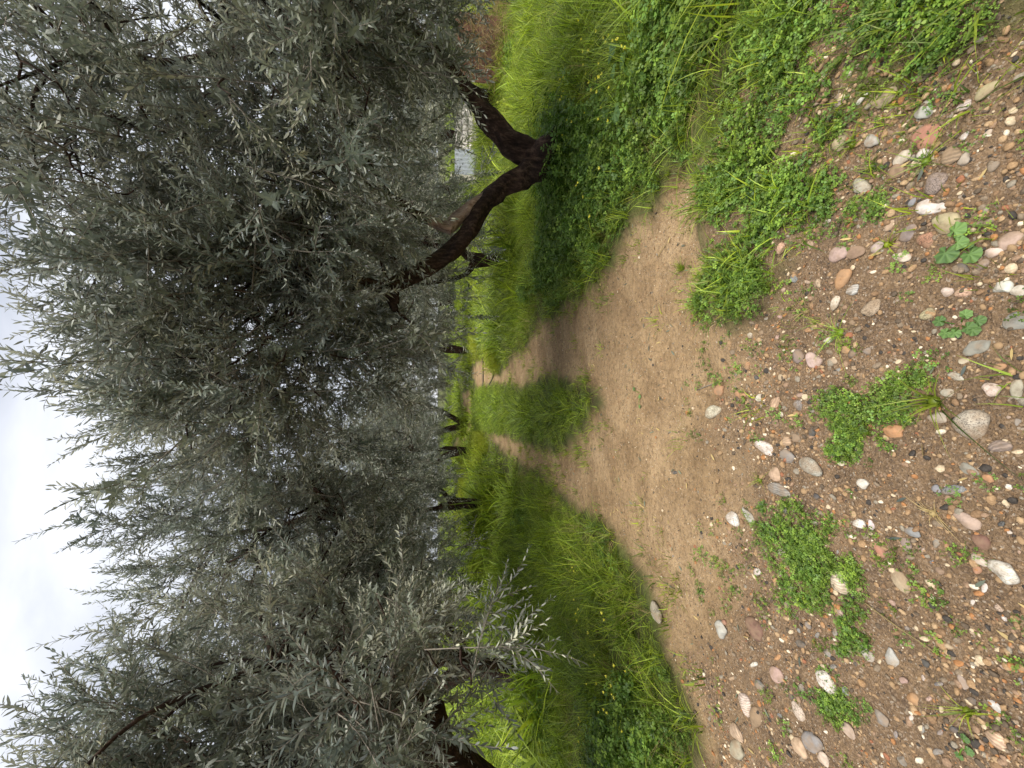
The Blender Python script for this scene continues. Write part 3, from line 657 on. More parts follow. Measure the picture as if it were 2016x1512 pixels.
# near verges (up to about 7 m)
x, y = rand_xy(26000, -7.0, 7.0, 0.6, 7.2); k = infront(x, y); x, y = x[k], y[k]
b, med, mt, ct = zones(x, y); cl = fbm(x, y, 1.1, 3, 11)
green = b < 0.35 + 0.25 * (rng.random(len(x)) - 0.5)
is_mat = (mt > -0.03); is_ct = (ct > 0) | (cl > 0.70); is_med = med > -0.05
edge = np.clip(1 - b * 1.6, 0.35, 1) * np.clip(0.3 - 1.3 * sdist(x, y, OUTER), 0.3, 1)
g1 = green & ~is_mat & ~is_med & ~is_ct & (rng.random(len(x)) < 0.15 + 1.1 * sstep(0.25, 0.6, fbm(x, y, 3.0, 2, 19)))
for side, nm, lb in ((x > 0, 'verge_grass', 'long arching grass of the right verge'), (x <= 0, 'verge_grass', 'long arching grass of the left verge')):
    q = g1 & side; hs = 0.35 + 1.2 * fbm(x[q], y[q], 1.6, 3, 21)
    place(nm, x[q], y[q], C_long, 5, 0.6, 1.1, lb, cat='grass', sfun=edge[q] * hs)
q = green & is_ct & ~is_mat & ~is_med; place('clover', x[q], y[q], C_clov, 5, 0.7, 1.6, 'leafy green clover growing among the verge grass', cat='clover', sfun=edge[q])
q2 = q & (rng.random(len(x)) < 0.35); place('sparse_grass', x[q2], y[q2], C_long, 5, 0.4, 0.85, 'single grass blades poking through the tall clover', cat='grass')
q = green & ~is_mat & ~is_med & (rng.random(len(x)) < 0.10); place('dry_grass', x[q], y[q], C_dry, 3, 0.6, 1.2, 'straw-coloured dead stalks among the verge grass', cat='grass')
a_ = rng.random(90) * 6.28; r_ = rng.uniform(0.18, 0.55, 90); xx = bA[0] + np.cos(a_) * r_; yy = bA[1] + np.sin(a_) * r_
place('trunk_weeds', xx, yy, C_clov, 5, 1.3, 2.4, 'tall clover and weeds round the foot of the leaning olive', cat='clover')
place('trunk_grass', xx[:45] * 1.01, yy[:45] - 0.05, C_long, 5, 0.6, 1.1, 'grass blades standing round the foot of the leaning olive', cat='grass')
# the raised middle of the track
x, y = rand_xy(13000, -2.4, 1.4, 3.2, 15); _, med, _, _ = zones(x, y); q = (med + (fbm(x, y, 5, 3, 33) - 0.5) * 0.6 > 0.0) & (rng.random(len(x)) < 0.4 + 4 * np.maximum(med, 0))
x, y, med = x[q], y[q], med[q]
place('median_grass', x, y, C_med, 5, 0.75, 1.25, 'bright strip of grass growing along the middle of the track', cat='grass', sfun=np.clip(0.3 + med * 1.5, 0.25, 1.1) * (0.45 + 1.1 * fbm(x, y, 3.5, 3, 31)))
# low clover mat reaching into the gravel on the right
x, y = rand_xy(9000, 0.2, 4.5, 0.35, 2.6); k = infront(x, y, 0.15); x, y = x[k], y[k]
b, med, mt, ct = zones(x, y); nn = fbm(x, y, 3.5, 3, 17)
thin = sstep(0.0, 0.4, mt) * 0.75 + 0.25 - 0.6 * sstep(1.0, 0.6, y)
q = (mt > -0.02) & (rng.random(len(x)) < np.clip(thin + (nn - 0.5) * 2.8 + 0.12, 0.02, 1))
place('clover_mat', x[q], y[q], C_mat, 5, 0.6, 1.6, 'low clover mat spreading from the right verge over the stones', cat='clover', sfun=0.75 + 0.7 * sstep(0, 0.8, mt[q]))
q2 = q & (rng.random(len(x)) < 0.22 + 0.4 * sstep(1.4, 2.2, y)); place('sparse_grass', x[q2], y[q2], C_short, 4, 0.9, 2.6, 'short grass growing through the low clover mat', cat='grass')
# stray green on the bare track near its edges
x, y = rand_xy(14000, -4, 4, 0.5, 8); k = infront(x, y, 0.1); x, y = x[k], y[k]; b = bare(x, y); e = np.minimum(np.abs(sdist(x, y, OUTER)), np.abs(sdist(x, y, MEDIAN)))
q = (b > 0.3) & (rng.random(len(x)) < 0.6 * np.exp(-e / 0.2) * (fbm(x, y, 2.8, 3, 41) > 0.44))
place('edge_grass', x[q], y[q], C_short, 4, 0.6, 2.0, 'thin short grass creeping onto the bare track', cat='grass')
# small weeds dotted over the gravel
x, y = rand_xy(2600, -2.6, 2.2, 0.45, 2.1); k = infront(x, y, 0.1); x, y = x[k], y[k]; b = bare(x, y)
q = (b > 0.6) & (rng.random(len(x)) < 0.22 * (fbm(x, y, 2.2, 2, 43) > 0.5) + 0.03)
place('gravel_weeds', x[q], y[q], C_mat, 5, 0.35, 0.8, 'tiny green weeds dotted over the gravel', cat='weeds')
# the field behind
x, y = rand_xy(60000, -32, 32, 6.6, 40); q = (np.abs(x) < 1.15 * y + 1) & (rng.random(len(x)) < np.clip(9 / y, 0.1, 1) ** 1.1); x, y = x[q], y[q]
b, med, _, _ = zones(x, y); q = (b < 0.4) & (med < 0.0); x, y = x[q], y[q]; fe = np.clip(0.25 - 0.9 * np.maximum(sdist(x, y, OUTER), sdist(x, y, FARBEND)), 0.25, 1)
for f_ in TREE_FEET + [bC, bC + (0.15, -0.35, 0)]:
    x = np.concatenate([x, f_[0] + rng.normal(0, 0.35, 30)]); y = np.concatenate([y, f_[1] + rng.normal(-0.25, 0.3, 30)]); fe = np.concatenate([fe, np.full(30, 1.5)])
place('field_grass', x, y, C_field, 5, 0.75, 1.35, 'sunlit tall grass of the grove floor beyond the verges', cat='grass', sfun=fe * (0.2 + 1.5 * fbm(x, y, 0.8, 3, 51)))
x, y = rand_xy(3000, -5, 3, 8, 17); q = (fbm(x, y, 0.6, 2, 61) > 0.66) & (bare(x, y) < 0.3) & (sdist(x, y, MEDIAN) < 0); x, y = x[q], y[q]
place('yellow_weeds', x, y, C_yel, 3, 0.7, 1.2, 'patch of yellow-green flowering weeds beside the far track', cat='weeds')

x, y = rand_xy(1500, 2.5, 12, 6.5, 14); q = (fbm(x, y, 0.5, 2, 65) > 0.42); x, y = x[q], y[q]
place('yellowed_grass', x, y, C_dry, 3, 1.0, 2.0, 'yellowed dry grass behind the leaning olive', cat='grass'); place('yellow_weeds', x[::2] + 0.1, y[::2], C_yel, 3, 0.6, 1.1, 'yellow-green weeds in the field behind the leaning olive', cat='weeds')
# clover cushions in the gravel: things one can point at
def cushion(pix, label, n, hmul=1.0):
    poly = [tuple(gp(px, py)[:2]) for px, py in pix]; a = np.array(poly); c = a.mean(0)
    x = rng.uniform(a[:, 0].min(), a[:, 0].max(), n * 4); y = rng.uniform(a[:, 1].min(), a[:, 1].max(), n * 4)
    d = sdist(x, y, poly) + (fbm(x, y, 12, 3, 71) - 0.5) * 0.24; q = np.where((d > -0.02) & (rng.random(len(x)) < 0.35 + 12 * np.maximum(d, 0)) & (fbm(x, y, 22, 3, 73) > 0.46))[0][:n]
    o = scatter('clover_cushion', np.stack([x[q] - c[0], y[q] - c[1], H(x[q], y[q]) - H(c[0], c[1])], 1), euler_to_dir(np.stack([rng.normal(0, .2, len(q)), rng.normal(0, .2, len(q)), np.ones(len(q))], 1), rng.random(len(q)) * 6.28),
                rng.uniform(0.35, 0.85, len(q)) * hmul * np.clip(0.55 + 6 * d[q], 0.4, 1), rng.integers(0, 5, len(q)), C_mat)
    o.location = (c[0], c[1], float(H(c[0], c[1])) - 0.004); return tag(o, label, 'clover', 'clover cushions in the gravel', 'stuff')
cushion([(1615, 800), (1660, 765), (1745, 740), (1800, 735), (1840, 700), (1850, 715), (1800, 790), (1780, 830), (1740, 840), (1760, 880), (1720, 915), (1650, 890), (1640, 830)], 'round clover cushion beside the big round tan stone', 190)
cushion([(1455, 1005), (1500, 985), (1600, 985), (1690, 1010), (1700, 1060), (1690, 1110), (1700, 1180), (1680, 1230), (1620, 1220), (1570, 1180), (1510, 1140), (1500, 1060)], 'large clover cushion with a two-toned round stone in it', 300)
cushion([(1615, 1370), (1650, 1350), (1700, 1370), (1710, 1400), (1690, 1425), (1640, 1410)], 'small clover cushion beside a white lichened stone, far left', 60)
cushion([(1640, 1250), (1700, 1240), (1720, 1275), (1690, 1300), (1645, 1280)], 'ragged little clover patch below the large cushion', 36, 0.8)
cushion([(1405, 560), (1440, 530), (1500, 520), (1520, 560), (1500, 610), (1450, 630), (1410, 600)], 'clover cushion at the tip of the green tongue by the track', 90)
cushion([(1590, 450), (1640, 400), (1730, 385), (1740, 410), (1680, 450), (1620, 475)], 'clover patch between the pale stones near the big-leaved weed', 60)

# grass tufts standing alone
def lone_tuft(px, py, label, n, h, wd, lean, material, seed):
    p = gp(px, py); mb = make_tuft(seed, n, h * 0.4, h, 0.012 + h * 0.06, wd, lean, 4)
    # a small root crown joins the blades
    tube(mb, np.array([(0, 0, -0.012), (0, 0, 0.004), (0, 0, 0.012)]), np.array([0.012, 0.016, 0.006]) * (0.5 + h * 4), 7)
    o = link('grass_tuft', mb.mesh('grass_tuft', material), None, (p[0], p[1], float(H(p[0], p[1])))); return tag(o, label, 'grass tuft', 'lone grass tufts in the gravel')
lone_tuft(1840, 790, 'spreading grass tuft above the big round tan stone', 34, 0.16, 0.005, 0.9, M_grass, 501)
lone_tuft(1655, 655, 'wiry half-dry grass tuft above the pink egg-shaped stone', 30, 0.10, 0.003, 1.0, M_grass, 502)
lone_tuft(1515, 570, 'fine upright grass tuft inside the clover by the track', 36, 0.12, 0.003, 0.7, M_grass, 503)
lone_tuft(1588, 612, 'pale wiry grass tuft near the orange oval stone', 26, 0.08, 0.0028, 1.0, M_dry, 504)
lone_tuft(1497, 945, 'star-shaped pale grass tuft near the grey striped stone', 30, 0.055, 0.0026, 1.0, M_grass, 505)
lone_tuft(1680, 285, 'yellowish grass tuft between tan stones by the right verge', 30, 0.075, 0.003, 0.9, M_grass, 506)
lone_tuft(1718, 328, 'small yellowish grass tuft beside the cream flat stone', 22, 0.06, 0.0026, 1.0, M_grass, 507)
lone_tuft(1824, 318, 'spiky yellowish grass tuft beside the dark round stone', 30, 0.075, 0.003, 1.0, M_grass, 508)
lone_tuft(1748, 482, 'short green grass tuft above the white flat stone', 26, 0.05, 0.003, 0.8, M_grass, 509)
lone_tuft(1907, 1400, 'spiky yellow-green grass tuft in the far left gravel', 32, 0.07, 0.003, 0.9, M_grass, 510)
lone_tuft(1345, 528, 'small green grass tuft alone on the sandy track', 40, 0.09, 0.004, 0.7, M_grass, 511)
lone_tuft(1838, 1010, 'withered brownish grass tuft beside the pink flat stone', 26, 0.05, 0.0026, 1.2, M_dry, 512)
lone_tuft(1705, 850, 'thin grass tuft growing out of the round clover cushion', 30, 0.085, 0.0028, 0.6, M_grass, 513)

# ------------------------------------------------------------------ broad-leaved weeds
def lobed_leaf(mb, c, d, nrm, sz, r, tone):
    d = d / np.linalg.norm(d); s = np.cross(nrm, d); s /= np.linalg.norm(s); w = np.cross(d, s); n = 31; V = [c + w * 0.004]; T = [tone + 0.2]; rings = (0.35, 0.7, 1.0); ph = r.random() * 6
    for q in rings:
        for k in range(n):
            a = 0.35 + (2 * math.pi - 0.7) * k / (n - 1); vein = math.cos(7 * a + 0.2)
            rad = q * sz * (0.5 + 0.035 * math.cos(7 * a) + (r.normal(0, 0.014) if q == 1 else 0)) * (1 - 0.14 * math.cos(a))
            V.append(c + (-math.cos(a) * d + math.sin(a) * s) * rad + w * (0.05 * sz * q * vein + 0.07 * sz * q * math.sin(2 * a + ph) - 0.10 * sz * q * q)); T.append(tone + 0.22 * vein + r.normal(0, 0.05))
    Fc = [(0, k, k + 1) for k in range(1, n)] + [(1 + i * n + k, 1 + (i + 1) * n + k, 1 + (i + 1) * n + k + 1, 1 + i * n + k + 1) for i in range(2) for k in range(n - 1)]
    mb.add(V, Fc, list(np.clip(T, 0, 1)))
def weed(px, py, label, leaves, seed, name='broadleaf_weed', cat='plant', group=None):
    r = np.random.default_rng(seed); p = gp(px, py); z = float(H(p[0], p[1])); root = empty(name, (p[0], p[1], z)); tag(root, label, cat, group)
    st = MB()
    for (lx, ly, sz, hz) in leaves:
        q = gp(lx, ly, hz); c = q - np.array([p[0], p[1], z]); out_ = c * np.array([1, 1, 0]); out_ = out_ / (np.linalg.norm(out_) + 1e-6)
        mb = MB(); lobed_leaf(mb, c, out_, np.array([0, 0, 1.0]) + r.normal(0, 0.18, 3), sz, r, r.random() * 0.6 + 0.2); link('leaf', mb.mesh('leaf', M_weed), root)
        tube(st, np.array([(0, 0, -0.01), c * 0.5 + np.array([0, 0, 0.004]), c]), np.array([0.0022, 0.0018, 0.0014]), 5)
    link('stalks', st.mesh('stalks', M_clover), root); return root
weed(1880, 478, 'broad-leaved weed with crinkled round leaves among the stones', [(1880, 455, 0.046, 0.03), (1886, 478, 0.038, 0.03), (1862, 498, 0.054, 0.025), (1908, 482, 0.018, 0.02), (1910, 500, 0.046, 0.012)], 1)
weed(1890, 640, 'flat greyish weed rosette among dark pebbles', [(1850, 632, 0.032, 0.01), (1862, 655, 0.03, 0.01), (1905, 645, 0.035, 0.012), (1925, 632, 0.03, 0.01), (1900, 620, 0.028, 0.012), (1915, 650, 0.03, 0.01), (1880, 655, 0.028, 0.01)], 2)
weed(1578, 312, 'yellow-green seedling at the edge of the clover mat', [(1582, 303, 0.022, 0.03), (1592, 318, 0.02, 0.03), (1575, 320, 0.022, 0.03)], 3)
weed(1212, 222, 'dark dock plant with a broad upright leaf in the right verge', [(1210, 222, 0.11, 0.22), (1232, 248, 0.10, 0.15), (1215, 260, 0.08, 0.16)], 4)
weed(1205, 110, 'pale broad-leaved plant in the right verge beneath the olive', [(1200, 105, 0.12, 0.2), (1222, 120, 0.10, 0.18), (1205, 140, 0.09, 0.2)], 5)
weed(1260, 775, 'three-leaved seedling alone on the sandy track', [(1247, 766, 0.03, 0.015), (1258, 780, 0.03, 0.015), (1258, 800, 0.03, 0.015)], 6)
weed(1900, 1465, 'yellowing seedling in the far left gravel', [(1898, 1455, 0.022, 0.015), (1905, 1478, 0.022, 0.015), (1888, 1488, 0.02, 0.01)], 7)

# yellow wood sorrel flowers in the verges
def flower_mesh(k):
    r = np.random.default_rng(700 + k); pet = MB()
    for q in range(5):
        a = q * 1.2566 + r.normal(0, 0.1); d = np.array([math.cos(a), math.sin(a), 0]); s = np.array([-math.sin(a), math.cos(a), 0]); up = np.array([0, 0, 1.0])
        V = [up * 0.0, d * 0.007 + s * 0.005 + up * 0.010, d * 0.016 + s * 0.007 + up * 0.019, d * 0.019 + up * 0.020, d * 0.016 - s * 0.007 + up * 0.019, d * 0.007 - s * 0.005 + up * 0.010]
        pet.add(V, [(0, 1, 5), (1, 2, 4, 5), (2, 3, 4)], r.random())
    return pet.mesh('petals', M_petal)
FL = [flower_mesh(k) for k in range(3)]
stm = MB(); tube(stm, np.array([(0, 0, -0.32), (0.006, 0.005, -0.16), (0, 0, 0.001)]), np.array([0.003, 0.0026, 0.0022]), 4); STEM = stm.mesh('stem', M_clover)
right_fl = [(1200, 70), (1208, 79), (1194, 84), (1216, 80), (1226, 90), (1232, 96), (1190, 74), (1146, 76), (1149, 101), (1150, 127), (1180, 124), (1154, 146), (1161, 163), (1180, 150), (1186, 146), (1174, 155), (1166, 176), (1177, 181), (1201, 172), (1104, 156), (1111, 152), (1104, 196), (1107, 189), (1185, 211), (1152, 222), (1117, 236), (1127, 240), (1180, 235), (1199, 238), (1108, 266), (1136, 366), (1139, 359), (1150, 386), (1182, 331), (1163, 426), (1110, 180), (1160, 100), (1140, 40), (1175, 60)]
left_fl = [(1128, 1117), (1131, 1123), (1131, 1181), (1140, 1200), (1135, 1208), (1137, 1220), (1186, 1205), (1191, 1220), (1160, 1246), (1172, 1291), (1211, 1310), (1232, 1320), (1195, 1331), (1156, 1346), (1176, 1346), (1205, 1350), (1190, 1362), (1206, 1366), (1211, 1373), (1190, 1396), (1196, 1401), (1180, 1403), (1140, 1426), (1144, 1420), (1142, 1414), (1226, 1441), (1055, 1385), (1140, 1460)]
for k, (px, py) in enumerate(right_fl + left_fl):
    onr = k < len(right_fl); h = 0.26; p = gp(px, py, h)
    t = empty('wood_sorrel_flower', p); tag(t, 'small yellow wood sorrel flower in the right verge near the leaning olive' if onr else 'small yellow wood sorrel flower in the left verge under the drooping branches', 'flower', 'yellow flowers of the right verge' if onr else 'yellow flowers of the left verge')
    t.rotation_euler = (rng.normal(0.1, 0.25), rng.normal(0, 0.25), rng.random() * 6.28); t.scale = (rng.uniform(0.5, 0.75),) * 3
    link('petals', FL[k % 3], t); link('stem', STEM, t)

# ------------------------------------------------------------------ stones
def stone_mesh(seed, lx, ly, lz, angular, sub=3, bite=None):
    bm = bmesh.new(); bmesh.ops.create_icosphere(bm, subdivisions=sub, radius=1.0); r = np.random.default_rng(seed)
    V = np.array([v.co[:] for v in bm.verts])
    for q in range(int(5 + angular * 10)):
        n = r.normal(size=3); n /= np.linalg.norm(n); c = r.uniform(0.62, 0.95) if angular > 0.4 else r.uniform(0.8, 0.97)
        d = V @ n - c; V = V - np.outer(np.maximum(d, 0) * (0.9 if angular > 0.4 else 0.6), n)
    ph = r.random((4, 3)) * 6.28; fr = r.normal(0, 1.6, (4, 3))
    for q in range(4): V = V * (1 + 0.035 * (0.6 + angular) * np.sin(V @ fr[q] + ph[q][0]))[:, None]
    V = V * (1 + r.normal(0, 0.016, len(V)))[:, None]; V[:, :2] *= 1 + 0.10 * np.sin(2 * np.arctan2(V[:, 1], V[:, 0]) + ph[0][1])[:, None] + 0.08 * np.sin(3 * np.arctan2(V[:, 1], V[:, 0]) + ph[1][1])[:, None]
    if bite is not None:
        d = np.linalg.norm(V[:, :2] - np.array(bite[:2]), axis=1); k = np.clip(1 - d / bite[2], 0, 1); V[:, 2] -= k * 1.6; V[:, :2] += (V[:, :2] - np.array(bite[:2])) * (k * 0.35)[:, None]
    mx = np.abs(V).max(0); V = V / mx * np.array([lx, ly, lz]) * 0.5
    for v, co in zip(bm.verts, V): v.co = co
    me = bpy.data.meshes.new('stone'); bm.to_mesh(me); bm.free(); me.polygons.foreach_set('use_smooth', [True] * len(me.polygons)); return me
COL = {'white': (0.72, 0.68, 0.62), 'cream': (0.62, 0.53, 0.40), 'pinkwhite': (0.66, 0.52, 0.45), 'tan': (0.47, 0.35, 0.22), 'orange': (0.50, 0.26, 0.10), 'brick': (0.42, 0.19, 0.11),
       'maroon': (0.20, 0.095, 0.07), 'grey': (0.27, 0.25, 0.225), 'lightgrey': (0.45, 0.42, 0.375), 'blue': (0.25, 0.26, 0.265), 'slate': (0.085, 0.085, 0.09), 'brown': (0.29, 0.19, 0.115),
       'peach': (0.58, 0.38, 0.25), 'pink': (0.48, 0.33, 0.27), 'mauve': (0.27, 0.21, 0.175), 'olive': (0.40, 0.34, 0.19), 'beige': (0.42, 0.36, 0.28)}
nst = 0
def stone(cx, cy, L_, W_, ang, col, label, kind='plain', angular=0.3, flat=0.55, sink=0.42, bite=None, name='stone'):
    """a stone seen at pixel (cx, cy), L_ x W_ pixels, its long side turned ANG degrees in the photo"""
    global nst; nst += 1
    c, s = math.cos(R(ang)), math.sin(R(ang))
    a = gp(cx - c * L_ / 2, cy - s * L_ / 2); b = gp(cx + c * L_ / 2, cy + s * L_ / 2); e = gp(cx - s * W_ / 2, cy + c * W_ / 2); f = gp(cx + s * W_ / 2, cy - c * W_ / 2)
    lx = np.linalg.norm((b - a)[:2]); ly = np.linalg.norm((e - f)[:2]); rz = math.atan2(b[1] - a[1], b[0] - a[0])
    hz = min(lx, ly) * flat; ctr = (a + b) / 2; d = ctr - CAM
    me = stone_mesh(nst, lx * 1.04, ly * 1.04, hz, angular, 3 if L_ > 16 else 2, bite); me.materials.append(M_stone[kind])
    back = hz * (0.5 - sink) * 0.5 / -d[2]
    x, y = ctr[0] - d[0] * back, ctr[1] - d[1] * back
    o = link(name, me, None, (x, y, float(H(x, y)) + hz * (0.5 - sink))); o.rotation_euler = (rng.normal(0, 0.08), rng.normal(0, 0.08), rz)
    lum = sum(COL[col]) / 3; o.color = (*[min(1, (v * 0.8 + lum * w_ * 0.2) * 0.78 * rng.uniform(0.95, 1.05)) for v, w_ in zip(COL[col], (1.12, 1.0, 0.85))], 1)
    return tag(o, label, 'stone', 'larger stones in the gravel')
